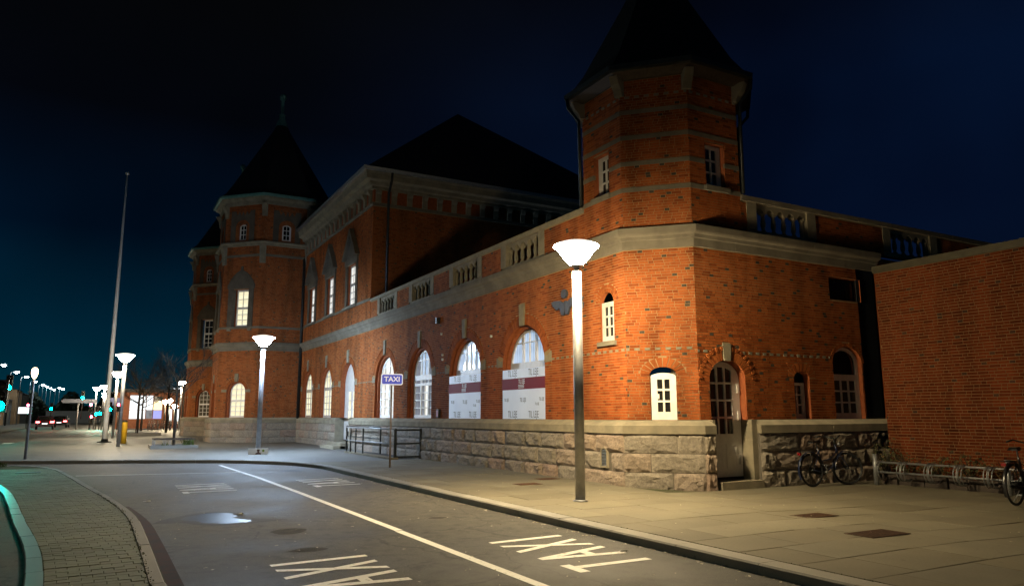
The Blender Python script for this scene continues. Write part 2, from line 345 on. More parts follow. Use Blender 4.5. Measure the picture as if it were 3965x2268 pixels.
def outline(op, i=0.0, front=False):
    uc, w, z0, zs, rise = op['uc'], op['w'] - i, op['z0'], op['zs'], op['rise']
    if rise <= 0: return [(uc - w, z0), (uc + w, z0), (uc + w, zs - i), (uc - w, zs - i)]
    return [(uc - w, z0), (uc + w, z0)] + arch_pts(uc, w, zs, max(rise - i, .02))
def build_wall(wl, courses=True, pitch=.0667, sp=None, dark=.035, dz=0.0, jt=.0115):
    th = wl.thing
    us = sorted(set([0, wl.W] + [min(max(round(p[0], 4), 0), wl.W) for o in wl.ops for p in outline(o)])); mb = MB()
    def top(o, u):
        t = (u - o['uc']) / o['w']; return o['zs'] + (o['rise'] * sqrt(max(0, 1 - t * t)) if o['rise'] > 0 else 0)
    for ua, ub in zip(us[:-1], us[1:]):
        if ub - ua < 1e-4: continue
        um = (ua + ub) / 2; zs_ = [(wl.z0, wl.z0)]
        for o in sorted((o for o in wl.ops if abs(um - o['uc']) < o['w']), key=lambda o: o['z0']): zs_ += [(o['z0'], o['z0']), (top(o, ua), top(o, ub))]
        zs_.append((wl.z1, wl.z1))
        for k in range(0, len(zs_), 2):
            (a0, b0), (a1, b1) = zs_[k], zs_[k + 1]
            if a1 - a0 > 1e-4 or b1 - b0 > 1e-4: mb.add([(ua, .009, a0), (ub, .009, b0), (ub, .009, b1), (ua, .009, a1)], [(0, 1, 2, 3)])
    wl.obj = mb.build('wall', wl.mortar, th, wl.F)
    # reveals
    for o in wl.ops:
        L = outline(o); n = len(L); m = MB()
        d1 = o.get('d1', o['depth'])
        m.add([(u, .0, z) for u, z in L] + [(u, d1, z) for u, z in L], [(k, (k + 1) % n, n + (k + 1) % n, n + k) for k in range(n)])
        if d1 < o['depth']:
            L2 = outline(o, o['inset']); a = [(u, d1, z) for u, z in L]; b = [(u, d1, z) for u, z in L2]; c = [(u, o['depth'], z) for u, z in L2]
            m.add(a + b + c, [(k, (k + 1) % n, n + (k + 1) % n, n + k) for k in range(n)] + [(n + k, n + (k + 1) % n, 2 * n + (k + 1) % n, 2 * n + k) for k in range(n)])
        m.build('reveal', o.get('rmat', REVEAL), wl.obj, wl.F)
    lst = BRK.setdefault(th, [])
    nco = int((wl.z1 - wl.z0 - .004) / pitch)
    for c in range(nco):
        zb = wl.z0 + .006 + c * pitch; zt = zb + pitch - jt; zm = (zb + zt) / 2
        cuts = []
        for o in wl.ops:
            t = o.get('ring', 0)
            if o['rise'] <= 0:
                if o['z0'] - .03 < zm < o['zs'] + .03: cuts.append((o['uc'] - o['w'], o['uc'] + o['w']))
            elif zm > o['z0'] - .03:
                if zm < o['zs'] + .0: cuts.append((o['uc'] - o['w'], o['uc'] + o['w']))
                elif zm < o['zs'] + o['rise'] + t:
                    h = (o['w'] + t) * sqrt(max(0, 1 - ((zm - o['zs']) / (o['rise'] + t)) ** 2)); 
                    if h > .01: cuts.append((o['uc'] - h - .008, o['uc'] + h + .008))
            for kq in o.get('keep', []):
                if kq[2] < zm < kq[3]: cuts.append((kq[0], kq[1]))
        cuts.sort()
        special = sp is not None and abs(zm - sp) < pitch * .5
        x = -random.random() * .1 - (.18 if c % 2 else 0) - (.06 if c % 4 > 1 else 0); k = c % 3
        while x < wl.W:
            ln = .108 if (k % 3 == 2 or special) else .228; k += 1
            a, b = x, x + ln; x = b + jt + .0005
            segs = [(max(a, 0), min(b, wl.W))]
            for q0, q1 in cuts:
                ns_ = []
                for s0, s1 in segs:
                    if q1 <= s0 or q0 >= s1: ns_.append((s0, s1)); continue
                    if q0 > s0: ns_.append((s0, q0))
                    if q1 < s1: ns_.append((q1, s1))
                segs = ns_
            for s0, s1 in segs:
                if s1 - s0 < .02: continue
                j = random.uniform(-.0015, .0015)
                if special: tint = .99 if k % 2 else random.random() * .6
                elif ln < .2 and random.random() < dark * 3.2: tint = .935
                else: tint = random.random() * .9
                std = ln if abs((s1 - s0) - ln) < 1e-6 else None
                pr = random.uniform(-.001, .003) + (.012 if special and k % 2 else 0)
                lst.append((wl, ((s0, zb + j), (s1, zb + j), (s1, zt + j), (s0, zt + j)), pr, tint, std))
    for o in wl.ops:
        t = o.get('ring', 0)
        if o['rise'] > 0 and t > 0:
            r0 = 0.0
            while r0 < t - .02:
                r1 = min(r0 + (.228 if t - r0 > .2 else .108), t)
                w0, h0 = o['w'] + r0, o['rise'] + r0; w1, h1 = o['w'] + r1 - .01, o['rise'] + r1 - .01
                nb = max(5, int(pi * (w0 + h0) / 2 / .069))
                for q in range(nb):
                    a0 = pi * (q + .09) / nb; a1 = pi * (q + .91) / nb
                    Q = [(o['uc'] + ww * cos(a), o['zs'] + hh * sin(a)) for ww, hh, a in ((w0, h0, a1), (w0, h0, a0), (w1, h1, a0), (w1, h1, a1))]
                    if any(kq[0] < (Q[0][0] + Q[2][0]) / 2 < kq[1] and kq[2] < (Q[0][1] + Q[2][1]) / 2 < kq[3] for kq in o.get('keep', [])): continue
                    alt = (r0 > .2 and q % 2 == 0)
                    lst.append((wl, tuple(Q), .006 + (.014 if alt else 0), random.random() * .9, None))
                r0 = r1
    return wl
def finish_bricks(thing, nsingle=300):
    lst = BRK[thing]; Mi = m3.transposed()
    best = []
    for i, (wl, q, pr, ti, std) in enumerate(lst):
        if std is None: continue
        p = wl.F @ Vector(((q[0][0] + q[1][0]) / 2, 0, (q[0][1] + q[2][1]) / 2)); v = p - CAM; d = v.length
        c = Mi @ v
        if c.z >= 0 or abs(c.x / c.z) > .69 or abs(c.y / c.z) > .39: continue
        n = wl.F.to_3x3() @ Vector((0, -1, 0)); cs = -n.dot(v) / d
        if cs <= .05: continue
        best.append((std * cs / d / d, i))
    best.sort(reverse=True); single = set(i for _, i in best[:nsingle])
    cache = {}
    V, Fc, T = [], [], []
    for i, (wl, q, pr, ti, std) in enumerate(lst):
        if i in single:
            key = (std, round(ti * 14) if ti < .92 else round(ti, 2), wl.brick.name)
            if key not in cache:
                h = q[2][1] - q[1][1]; m = MB().add([(0, 0, 0), (std, 0, 0), (std, 0, h), (0, 0, h), (0, .012, 0), (std, .012, 0), (std, .012, h), (0, .012, h)], [(0, 1, 2, 3), (0, 4, 5, 1), (1, 5, 6, 2), (2, 6, 7, 3), (3, 7, 4, 0)])
                me = m.mesh('brick'); at = me.attributes.new('tint', 'FLOAT', 'FACE'); at.data.foreach_set('value', [ti] * 5); me.materials.append(wl.brick); cache[key] = me
            put(bpy.data.objects.new('brick', cache[key]), None, wl.obj, wl.F @ Matrix.Translation((q[0][0], -pr, q[0][1])))
            continue
        b = len(V); M4 = wl.F
        for dd in (-pr, .011):
            for (u, z) in q: V.append(tuple(M4 @ Vector((u, dd, z))))
        Fc += [(b, b + 1, b + 2, b + 3), (b, b + 4, b + 5, b + 1), (b + 1, b + 5, b + 6, b + 2), (b + 2, b + 6, b + 7, b + 3), (b + 3, b + 7, b + 4, b)]; T += [ti] * 5
    me = bpy.data.meshes.new('brickwork'); me.from_pydata(V, [], Fc)
    at = me.attributes.new('tint', 'FLOAT', 'FACE'); at.data.foreach_set('value', T)
    o = put(bpy.data.objects.new('brickwork', me), lst[0][0].brick, thing); tag(o, kind='stuff')

def clip_poly(P, C):
    """convex clip of P by convex CCW polygon C"""
    out = list(P); n = len(C)
    for i in range(n):
        a, b = C[i], C[(i + 1) % n]; inp = out; out = []
        if not inp: break
        f = lambda p: (b[0] - a[0]) * (p[1] - a[1]) - (b[1] - a[1]) * (p[0] - a[0])
        for k in range(len(inp)):
            p, q = inp[k], inp[(k + 1) % len(inp)]; fp, fq = f(p), f(q)
            if fp >= 0: out.append(p)
            if (fp >= 0) != (fq >= 0):
                t = fp / (fp - fq); out.append((p[0] + (q[0] - p[0]) * t, p[1] + (q[1] - p[1]) * t))
    res = []
    for p in out:
        if not res or hypot(p[0] - res[-1][0], p[1] - res[-1][1]) > .004: res.append(p)
    if len(res) > 1 and hypot(res[0][0] - res[-1][0], res[0][1] - res[-1][1]) < .004: res.pop()
    return res
def area(P): return abs(sum(P[i][0] * P[(i + 1) % len(P)][1] - P[(i + 1) % len(P)][0] * P[i][1] for i in range(len(P)))) / 2
def cells(u0, u1, nc, z0, z1, nr, bar=.035):
    cw, ch = (u1 - u0) / nc, (z1 - z0) / nr
    return [(u0 + i * cw + bar / 2, u0 + (i + 1) * cw - bar / 2, z0 + k * ch + bar / 2, z0 + (k + 1) * ch - bar / 2) for i in range(nc) for k in range(nr)]
def window(parent, F, op, depth, cl, pane, border=.07, name='window', fmat=None, inset=0.0, thick=.07, sill=False):
    L = outline(op, inset + .004); inner = outline(dict(op, z0=op['z0'] + border), inset + border)
    holes = []
    for c in cl:
        P = clip_poly([(c[0], c[2]), (c[1], c[2]), (c[1], c[3]), (c[0], c[3])], inner)
        if len(P) >= 3 and area(P) > .0025: holes.append(P)
    wo = MB().poly([L] + holes, depth, depth + thick).build(name, fmat or WHITE, parent, F)
    for P in holes:
        cu, cz = sum(p[0] for p in P) / len(P), sum(p[1] for p in P) / len(P)
        mt = pane(cu, cz) if callable(pane) else pane
        MB().add([(u - cu, 0, z - cz) for u, z in P], [tuple(range(len(P)))]).build('pane', mt, wo, F @ Matrix.Translation((cu, depth + thick * .55, cz)))
    return wo
def offs_path(pts, closed=False):
    n = len(pts); out = []
    for i in range(n):
        p = Vector((*pts[i], 0)); a = Vector((*pts[i - 1], 0)) if (i > 0 or closed) else None; b = Vector((*pts[(i + 1) % n], 0)) if (i < n - 1 or closed) else None
        def nr(d): d = d.normalized(); return Vector((d.y, -d.x, 0))
        n1 = nr(p - a) if a is not None else None; n2 = nr(b - p) if b is not None else None
        if n1 is None: m = n2
        elif n2 is None: m = n1
        else: m = (n1 + n2) / (1 + n1.dot(n2))
        out.append((p, m))
    return out
def sweep(name, pts, prof, mat, parent, closed=False, block=None, gap=.004, jit=0.0, tint=True):
    """moulding along a plan path; prof = [(outward offset, z)...] closed section; cut into blocks"""
    op = offs_path(pts, closed); n = len(op); made = []
    for i in range(n if closed else n - 1):
        (p, mp), (q, mq) = op[i], op[(i + 1) % n]; L = (q - p).length
        k = max(1, round(L / block)) if block else 1
        for s in range(k):
            t0, t1 = s / k, (s + 1) / k; g = gap / L / 2
            e0 = t0 + (g if s > 0 else 0); e1 = t1 - (g if s < k - 1 else 0)
            vs = []; j = random.uniform(-jit, jit)
            for t in (e0, e1):
                for o, z in prof: v = (p + mp * (o + j)) * (1 - t) + (q + mq * (o + j)) * t; vs.append((v.x, v.y, z))
            m = len(prof); fs = [(a, (a + 1) % m, m + (a + 1) % m, m + a) for a in range(m)] + [tuple(range(m))[::-1], tuple(range(m, 2 * m))]
            made.append(MB().add(vs, fs).build(name, mat, parent))
    return made

# rock-faced stones: a few meshes shared by every stone of the plinth
ROCKS = []
def rock_meshes():
    nx, nz_ = 9, 6
    for k in range(10):
        r = random.Random(50 + k); vs = []; fs = []
        ph = [r.uniform(0, 6) for _ in range(6)]
        for i in range(nx + 1):
            for j in range(nz_ + 1):
                u, v = i / nx, j / nz_
                e = min(u, 1 - u, (v) * .6, (1 - v) * .6); b = min(1, e / .08)
                h = .5 + .3 * sin(3.3 * u + ph[0]) * cos(2.9 * v + ph[1]) + .28 * sin(9 * u + 5 * v + ph[2]) + r.uniform(-.34, .34)
                edge = i in (0, nx) or j in (0, nz_)
                vs.append((u + (0 if edge else r.uniform(-.03, .03)), -(.0 if edge else .020 + .042 * b * max(.05, h)), v + (0 if edge else r.uniform(-.05, .05))))
        for i in range(nx):
            for j in range(nz_):
                a = i * (nz_ + 1) + j; b = a + nz_ + 1
                fs += [(a, b, b + 1), (a, b + 1, a + 1)] if (i + j) % 2 else [(a, b, a + 1), (b, b + 1, a + 1)]
        rim = [i * (nz_ + 1) for i in range(nx + 1)] + [nx * (nz_ + 1) + j for j in range(1, nz_ + 1)] + [i * (nz_ + 1) + nz_ for i in range(nx - 1, -1, -1)] + [j for j in range(nz_ - 1, 0, -1)]
        base = len(vs); vs += [(vs[q][0], .05, vs[q][2]) for q in rim]; m = len(rim)
        fs += [(rim[q], base + q, base + (q + 1) % m, rim[(q + 1) % m]) for q in range(m)]
        me = MB().add(vs, fs).mesh('stone'); me.materials.append(GRAN); ROCKS.append(me)
rock_meshes()
def stones(parent, P, Q, rows, e0=0, e1=0, blk=1.12, off=.2, skip=None, seed=1):
    """rows of rock-faced blocks on the plinth between plan points P and Q"""
    r = random.Random(seed); d = Vector((Q[0] - P[0], Q[1] - P[1], 0)); L = d.length; u = d.normalized(); nrm = Vector((u.y, -u.x, 0))
    F = Matrix.Translation(Vector((*P, 0)) + nrm * off) @ Matrix.Rotation(atan2(u.y, u.x), 4, 'Z')
    for ri, (z0, z1) in enumerate(rows):
        x = -e0
        while x < L + e1 - .01:
            ln = blk * r.uniform(.68, 1.3)
            if x == -e0 and ri % 2: ln *= .55
            x1 = x + ln
            if L + e1 - x1 < .45: x1 = L + e1
            segs = [(x, x1)]
            if skip and skip[2] < (z0 + z1) / 2 < skip[3]:
                segs = [(a, b) for a, b in ((x, min(x1, skip[0])), (max(x, skip[1]), x1)) if b - a > .05]
            for a, b in segs:
                o = bpy.data.objects.new('stone', r.choice(ROCKS))
                put(o, None, parent, F @ Matrix.Translation((a + .006, 0, z0 + .006)) @ Matrix.Diagonal((b - a - .012, r.uniform(.8, 1.15), z1 - z0 - .012, 1)))
            x = x1

# ================================================================ THE SETTING
def sheet(name, pts, z, mat, kind='structure'):
    o = MB().poly([pts], 0, 0, 'xy', sides=False, back=False)
    o.v = [(x, y, z) for x, y, _ in o.v]; ob = o.build(name, mat); tag(ob, kind=kind); return ob
sheet('ground', [(-700, -300), (700, -300), (700, 900), (-700, 900)], -.124, ASPH)
sheet('road', [(-60, -40), (8, -40), (8, 40), (-60, 40)], -.12, ASPH)
def smooth(pts, k=6):
    out = []
    for i in range(len(pts) - 1):
        p0, p1, p2, p3 = pts[max(i - 1, 0)], pts[i], pts[i + 1], pts[min(i + 2, len(pts) - 1)]
        for j in range(k):
            t = j / k
            out.append(tuple(.5 * ((2 * p1[a]) + (-p0[a] + p2[a]) * t + (2 * p0[a] - 5 * p1[a] + 4 * p2[a] - p3[a]) * t * t + (-p0[a] + 3 * p1[a] - 3 * p2[a] + p3[a]) * t ** 3) for a in (0, 1)))
    return out + [tuple(pts[-1])]
KP = smooth([(6.40, -9), (6.40, 0), (6.40, 6), (6.40, 12), (6.42, 18), (6.42, 22), (6.38, 24.6), (5.75, 26.9), (4.33, 28.85), (2.3, 30.2), (.18, 31.25), (-1.5, 32.05), (-3.03, 32.7), (-6, 33.8), (-9, 34.6)])
IN = .28     # kerb width
def offset_line(pts, d):
    return [((p + m * d).x, (p + m * d).y) for p, m in offs_path(pts)]
def kerbs(name, pts, mat, thing_parent, width, z0, z1, lead=1.25, side=-1, round_=.02):
    """kerbstones along a plan line; the exposed face stands on the line, the stone lies towards 'side'"""
    acc = [0]
    for i in range(1, len(pts)): acc.append(acc[-1] + hypot(pts[i][0] - pts[i - 1][0], pts[i][1] - pts[i - 1][1]))
    def at(s):
        s = max(0, min(acc[-1], s))
        for i in range(1, len(acc)):
            if s <= acc[i]: t = (s - acc[i - 1]) / (acc[i] - acc[i - 1]); return Vector((pts[i - 1][0] + (pts[i][0] - pts[i - 1][0]) * t, pts[i - 1][1] + (pts[i][1] - pts[i - 1][1]) * t, 0))
    s = 0; k = 0
    while s < acc[-1] - .3:
        e = min(s + lead * random.uniform(.9, 1.1), acc[-1]); a, b = at(s + .005), at(e - .005); d = (b - a).normalized(); nr = Vector((-d.y, d.x, 0)) * side
        j = random.uniform(-.006, .006); dz = random.uniform(-.004, .003)
        mid = (a + b) / 2; bow = at((s + e) / 2) - mid; vs = []; prof = [(0, z0), (0, z1 - round_), (round_, z1), (width, z1 + .0), (width, z0)]
        secs = [a, mid + bow, b]
        for p in secs:
            for o, z in prof: q = p + nr * (o + j); vs.append((q.x, q.y, z + (dz if z > z0 else 0) + ground_z(q.x, q.y)))
        m = len(prof); fs = []
        for t in range(2): fs += [(t * m + i, t * m + (i + 1) % m, (t + 1) * m + (i + 1) % m, (t + 1) * m + i) for i in range(m)]
        fs += [tuple(range(m)), tuple(range(2 * m, 3 * m))]
        MB().add(vs, fs).build('kerbstone', mat, thing_parent); s = e; k += 1
# pavement along the station: bed sheet that follows a slight rise at the corner, then slabs on it
def pavement_outline():
    inner = offset_line(KP, IN)
    return inner
pav_in = pavement_outline()
def bed_mesh():
    m = MB(); rows = []
    left = [p for p in pav_in]
    for x, y in left:
        pass
    return m
XR = 17.75
pav = MB()
# bed: quads from the kerb line to the building side
edge = [p for p in pav_in if p[1] < 26.0]
NXB = 14
grid_ = []
for (x, y) in edge:
    grid_.append([(x + (XR - x) * i / NXB, y, ground_z(x + (XR - x) * i / NXB, y) - .012) for i in range(NXB + 1)])
b0 = 0
for r_ in grid_: pav.v += r_
for i in range(len(grid_) - 1):
    for j in range(NXB):
        a = i * (NXB + 1) + j; pav.f.append((a, a + 1, a + NXB + 2, a + NXB + 1)); pav.sm.append(False)
pavement = pav.build('pavement', JOINT); tag(pavement, kind='structure')
far_edge = [p for p in pav_in if p[1] >= edge[-1][1]]
plaza = sheet('plaza', [(XR, edge[-1][1])] + [(XR, 60), (30, 60), (30, 118), (-3.6, 118), (-3.9, 60), (-6, 35.2)] + [p for p in far_edge[::-1] if p[0] > -5.8] , -.006, PLAZA)
kerbs('kerb', KP, KERB, pavement, IN, -.2, 0.0, 1.3, side=-1)
# paving slabs: rows across the pavement (along X), the largest in the picture as parts, the rest joined
slabs = []
y = -6.0; row = 0; R_ = random.Random(3)
while y < 25.9:
    dy = .84 if y > 0 else .84
    x0 = None
    ex = [p[0] for p in pav_in if abs(p[1] - y) < 1.2]
    xs = (min(ex) if ex else 6.68) + .02
    if y < 23: xs = 6.70
    x = xs - (R_.random() * .9)
    while x < XR:
        ln = 1.25; a, b = max(x, xs), min(x + ln, XR); x += ln
        if b - a < .06: continue
        if a > 10.62 and y > 12.3: continue
        if y > 12.3: b = min(b, 10.66)
        if b - a < .06: continue
        slabs.append((a + .003, b - .003, y + .003, y + dy - .003))
    y += dy; row += 1
slabs.sort(key=lambda s: (hypot((s[0] + s[1]) / 2, (s[2] + s[3]) / 2)) if (s[2] > 3.0 and s[0] < 2.0 * s[2] + .6) else 99)
def slab_geo(m, s):
    a, b, c, d = s; t = R_.uniform(-.003, .003); tx = R_.uniform(-.002, .002)
    def z(x, y): return ground_z(x, y) + t + tx * (x - a)
    top = [(a + .006, c + .006), (b - .006, c + .006), (b - .006, d - .006), (a + .006, d - .006)]; bot = [(a, c), (b, c), (b, d), (a, d)]
    m.add([(x, y, z(x, y)) for x, y in top] + [(x, y, z(x, y) - .006) for x, y in bot] + [(x, y, z(x, y) - .03) for x, y in bot], [(0, 1, 2, 3)] + [(4 + i, 4 + (i + 1) % 4, (i + 1) % 4, i) for i in range(4)] + [(8 + i, 8 + (i + 1) % 4, 4 + (i + 1) % 4, 4 + i) for i in range(4)]); return m
rest = MB(); rt_ = []
for i, s in enumerate(slabs):
    if i < 290: slab_geo(MB(), s).build('paving_slab', SLAB, pavement)
    else: slab_geo(rest, s); rt_ += [R_.random()] * 9
if rest.f:
    o = rest.build('paving_slabs', SLAB, pavement); tag(o, kind='stuff'); at = o.data.attributes.new('tint', 'FLOAT', 'FACE'); at.data.foreach_set('value', rt_)

# traffic island on the left with small mossy pavers
IR = smooth([(.69, -6), (.69, 0), (.69, 5), (.69, 8), (.68, 11.8), (.62, 14.2), (.33, 17.06), (-.14, 20.6), (-.57, 23.98), (-1.03, 26.93), (-1.74, 28.67), (-2.57, 29.45), (-3.4, 29.4), (-4.0, 28.6), (-4.1, 27.4)], 4)
IL = smooth([(-.35, -6), (-.4, 0), (-.42, 5), (-.5, 8), (-.62, 10.2), (-.80, 11.9), (-1.10, 14.3), (-1.47, 17.5), (-1.75, 19.5), (-2.3, 22.3), (-3.2, 25.4), (-4.1, 27.4)], 4)
island = sheet('traffic_island', IR + IL[::-1][1:], -.008, M('mossy_joint', (.095, .095, .055), .95, (.06, .07, .03), 4))
kerbs('kerb', IR, KERB, island, .14, -.2, .004, 1.2, side=1)
def xat(line, y):
    for i in range(len(line) - 1):
        (x0, y0), (x1, y1) = line[i], line[i + 1]
        if (y0 - y) * (y1 - y) <= 0 and y0 != y1: return x0 + (x1 - x0) * (y - y0) / (y1 - y0)
    return None
_n = len(IL); _m = MB().add([(x, y, -.03) for x, y in IL] + [(x - 5, y + 1.5, -.1195) for x, y in IL], [(i, i + 1, _n + i + 1, _n + i) for i in range(_n - 1)])
tag(_m.build('side_road', ASPH), kind='structure')
kerbs('kerb', IL[::-1], TEALKERB, island, .17, -.2, .006, .9, side=1)
pv = []; y = 2.4; row = 0
while y < 28.4:
    xa = xat(IL, y + .1); xb = xat(IR, y + .1)
    if xa is not None and xb is not None:
        x = xa + .18 + (-.105 if row % 2 else 0)
        while x < xb - .16:
            a, b = max(x, xa + .18), min(x + .21, xb - .15); x += .21
            if b - a > .03: pv.append((a + .002, b - .002, y + .002, y + .138))
    y += .14; row += 1
pv.sort(key=lambda s: hypot(s[0], s[2]) if s[2] > 8.0 else 90 + s[2])
rest = MB(); rt_ = []
def paver_geo(m, s, o):
    a, b, c, d = s; t = R_.uniform(-.004, .003)
    top = [(a + .004, c + .004), (b - .004, c + .004), (b - .004, d - .004), (a + .004, d - .004)]; bot = [(a, c), (b, c), (b, d), (a, d)]
    m.add([(x - o[0], y - o[1], t) for x, y in top] + [(x - o[0], y - o[1], t - .006) for x, y in bot] + [(x - o[0], y - o[1], -.03) for x, y in bot], [(0, 1, 2, 3)] + [(4 + i, 4 + (i + 1) % 4, (i + 1) % 4, i) for i in range(4)] + [(8 + i, 8 + (i + 1) % 4, 4 + (i + 1) % 4, 4 + i) for i in range(4)]); return m
for i, s in enumerate(pv):
    if i < 290: paver_geo(MB(), s, (s[0], s[2])).build('paver', PAVER, island, Matrix.Translation((s[0], s[2], 0)))
    else: paver_geo(rest, s, (0, 0)); rt_ += [R_.random()] * 9
o = rest.build('pavers', PAVER, island); tag(o, kind='stuff'); at = o.data.attributes.new('tint', 'FLOAT', 'FACE'); at.data.foreach_set('value', rt_)
# far pavement on the other side of the street
sw = sheet('far_pavement', [(-40, 45), (-9.2, 45), (-8.4, 80), (-8.6, 130), (-11.5, 260), (-40, 260)], .0, SLAB)
MB().box(-9.4, -9.2, 45, 80, -.124, -.004).build('kerb', KERB, sw)
kb = MB().box(-3.75, -3.55, 36, 118, -.124, -.008).build('kerb', KERB, plaza)

# ================================================================ THE STATION
XW, YB = 10.75, 12.70
A_, B_ = (XW, 13.86), (11.90, YB)
S8 = 1.63; k7 = S8 * .70711
st = empty('station_building', (11.3, 13.3, 0))
tag(st, 'long red brick station building with granite plinth, corner towers and slate roofs', 'station')
BACK = M('stone_joint', (.12, .105, .085), .95)

def op(uc, w, z0, zs, rise, depth=.3, ring=0, d1=None, inset=.1, **k):
    return dict(uc=uc, w=w, z0=z0, zs=zs, rise=rise, depth=depth, ring=ring, d1=d1 if d1 is not None else depth, inset=inset if d1 is not None else 0, **k)
# ---- long front, ground floor
Wf = Wall('front', st, (XW, 47.6), A_, 1.47, 5.5)
uf = lambda y: 47.6 - y
ARC = []
for yc in (18.78, 22.78, 26.88, 30.95, 40.62, 44.78):
    c = uf(yc); o = op(c, 1.25, 1.47, 2.96, 1.25, depth=.23, ring=.34, d1=.11, inset=.10)
    o['keep'] = [(c - .17, c + .17, 4.19, 4.86), (c - 1.62, c - 1.25, 3.02, 3.36), (c + 1.25, c + 1.62, 3.02, 3.36)]
    ARC.append(o); Wf.ops.append(o)
dcu = uf(36.5); DOOR1 = op(dcu, 1.22, 1.47, 2.98, 1.23, depth=.25, ring=.34); DOOR1['keep'] = [(dcu - .17, dcu + .17, 4.19, 4.86), (dcu - 1.6, dcu - 1.22, 3.02, 3.36), (dcu + 1.22, dcu + 1.6, 3.02, 3.36)]
Wf.ops.append(DOOR1)
NW = op(uf(14.58), .28, 3.36, 4.34, .24, depth=.12, ring=.2); Wf.ops.append(NW)
build_wall(Wf, sp=3.12)
# stone keystones, imposts of the arches
def keystones(o, parent, F, w=.11, top=.14):
    c, zc = o['uc'], o['zs'] + o['rise']
    MB().poly([[(c - w, zc - .02), (c + w, zc - .02), (c + top, zc + .62), (c - top, zc + .62)]], -.05, .02).build('keystone', SAND, parent, F)
    for sgn in (-1, 1):
        a = c + sgn * o['w']; P = [(a, 3.04), (a + sgn * .36, 3.04), (a + sgn * .36, 3.34), (a + sgn * .16, 3.22), (a + sgn * .0, 3.22)]
        MB().poly([P if sgn > 0 else P[::-1]], -.02, .18).build('impost_stone', SAND, parent, F)
for o in ARC + [DOOR1]: keystones(o, Wf.obj, Wf.F)

def arch_window(o, pane, style=0):
    """tall arched window: casements under a transom, arched light above"""
    c, w = o['uc'], o['w'] - o['inset']; zt = 3.02; cl = []
    if style == 0:       # narrow bars, four columns
        cl += cells(c - w + .09, c - .05, 2, 1.58, zt - .06, 4); cl += cells(c + .05, c + w - .09, 2, 1.58, zt - .06, 4)
        cl += cells(c - w + .05, c - .04, 2, zt + .08, zt + 1.3, 2); cl += cells(c + .04, c + w - .05, 2, zt + .08, zt + 1.3, 2)
    else:                # middle light flanked by narrow ones
        for a, b, n in ((c - w + .09, c - .42, 1), (c - .34, c + .34, 2), (c + .42, c + w - .09, 1)):
            cl += cells(a, b, n, 1.58, zt - .28, 4); cl += cells(a, b, n, zt - .22, zt - .06, 1)
            cl += cells(a, b, n, zt + .10, zt + 1.3, 2)
    return window(Wf.obj, Wf.F, dict(o, w=w, rise=o['rise'] - .12), o['depth'], cl, pane, border=.075, thick=.08)
for i, o in enumerate(ARC):
    if i in (4, 5): pane = LITY
    elif i == 3: pane = LITW
    elif i == 2: pane = (lambda cu, cz, c=o['uc']: LITW if (cu > c + .05 and cu < c + .5 and 1.5 < cz < 2.7) else (LITB if cz > 3 and abs(cu - c) < .5 else LITDIM))
    elif i == 1: pane = (lambda cu, cz, c=o['uc']: DGLASS if cu < c - .8 else LITB)
    else: pane = (lambda cu, cz, c=o['uc']: DGLASS if cu < c - .8 else LITB)
    arch_window(o, pane, 1 if i < 3 else 0)
window(Wf.obj, Wf.F, dict(NW, zs=4.34, rise=.0, w=.272), .045, cells(NW['uc'] - .19, NW['uc'] + .19, 2, 3.47, 4.24, 3, .04), DGLASS, border=.075)
MB().box(NW['uc'] - .36, NW['uc'] + .36, -.07, .12, 3.25, 3.36).build('window_sill', SANDD, Wf.obj, Wf.F)
# entrance door in the front, with arched light
dm = DOOR1; w_ = dm['w'] - .02
window(Wf.obj, Wf.F, dict(dm, z0=3.06, zs=3.08, rise=1.13), dm['depth'], cells(dcu - 1.1, dcu + 1.1, 4, 3.2, 4.3, 2), LITY, border=.09, name='fanlight')
dleaf = MB().poly([[(dcu - 1.2, .38), (dcu + 1.2, .38), (dcu + 1.2, 3.06), (dcu - 1.2, 3.06)]] + [[(dcu + a, z0_), (dcu + b, z0_), (dcu + b, z1_), (dcu + a, z1_)] for a, b in ((-.62, -.12), (.12, .62)) for z0_, z1_ in ((1.42, 1.84), (1.88, 2.30), (2.34, 2.76))], dm['depth'], dm['depth'] + .09).build('door', WHITE, Wf.obj, Wf.F)
for a, b in ((-.62, -.12), (.12, .62)):
    for z0_, z1_ in ((1.42, 1.84), (1.88, 2.30), (2.34, 2.76)):
        MB().add([(a, 0, z0_ - 2), (b, 0, z0_ - 2), (b, 0, z1_ - 2), (a, 0, z1_ - 2)], [(0, 1, 2, 3)]).build('pane', LITY, dleaf, Wf.F @ Matrix.Translation((dcu, dm['depth'] + .05, 2)))
MB().box(dcu + .68, dcu + .74, dm['depth'] - .07, dm['depth'], 1.25, 1.5).build('handle', DARKM, dleaf, Wf.F)
# ---- near corner: chamfer and gable side
Wc = Wall('corner', st, A_, B_, 1.47, 5.5)
CW = op(.83, .30, 1.47, 2.52, .16, depth=.07, ring=.23); Wc.ops.append(CW); build_wall(Wc, sp=3.12, dark=.05)
window(Wc.obj, Wc.F, dict(CW, w=.292, zs=2.46, rise=.09), .05, cells(.83 - .165, .83 + .165, 2, 1.63, 2.42, 3, .045), DGLASS, border=.11)
MB().box(.62, .73, .045, .05, 1.95, 2.06).build('paper_notice', WHITE, Wc.obj, Wc.F)
Wr = Wall('side', st, B_, (17.75, YB), 1.47, 5.5)
ur = lambda x: x - B_[0]
RD = op(ur(12.80), .575, 1.47, 2.40, .45, depth=.22, ring=.34); RD['keep'] = [(RD['uc'] - .13, RD['uc'] + .13, 2.83, 3.24)]
RW1 = op(ur(15.33), .285, 1.47, 2.50, .15, depth=.2, ring=.23)
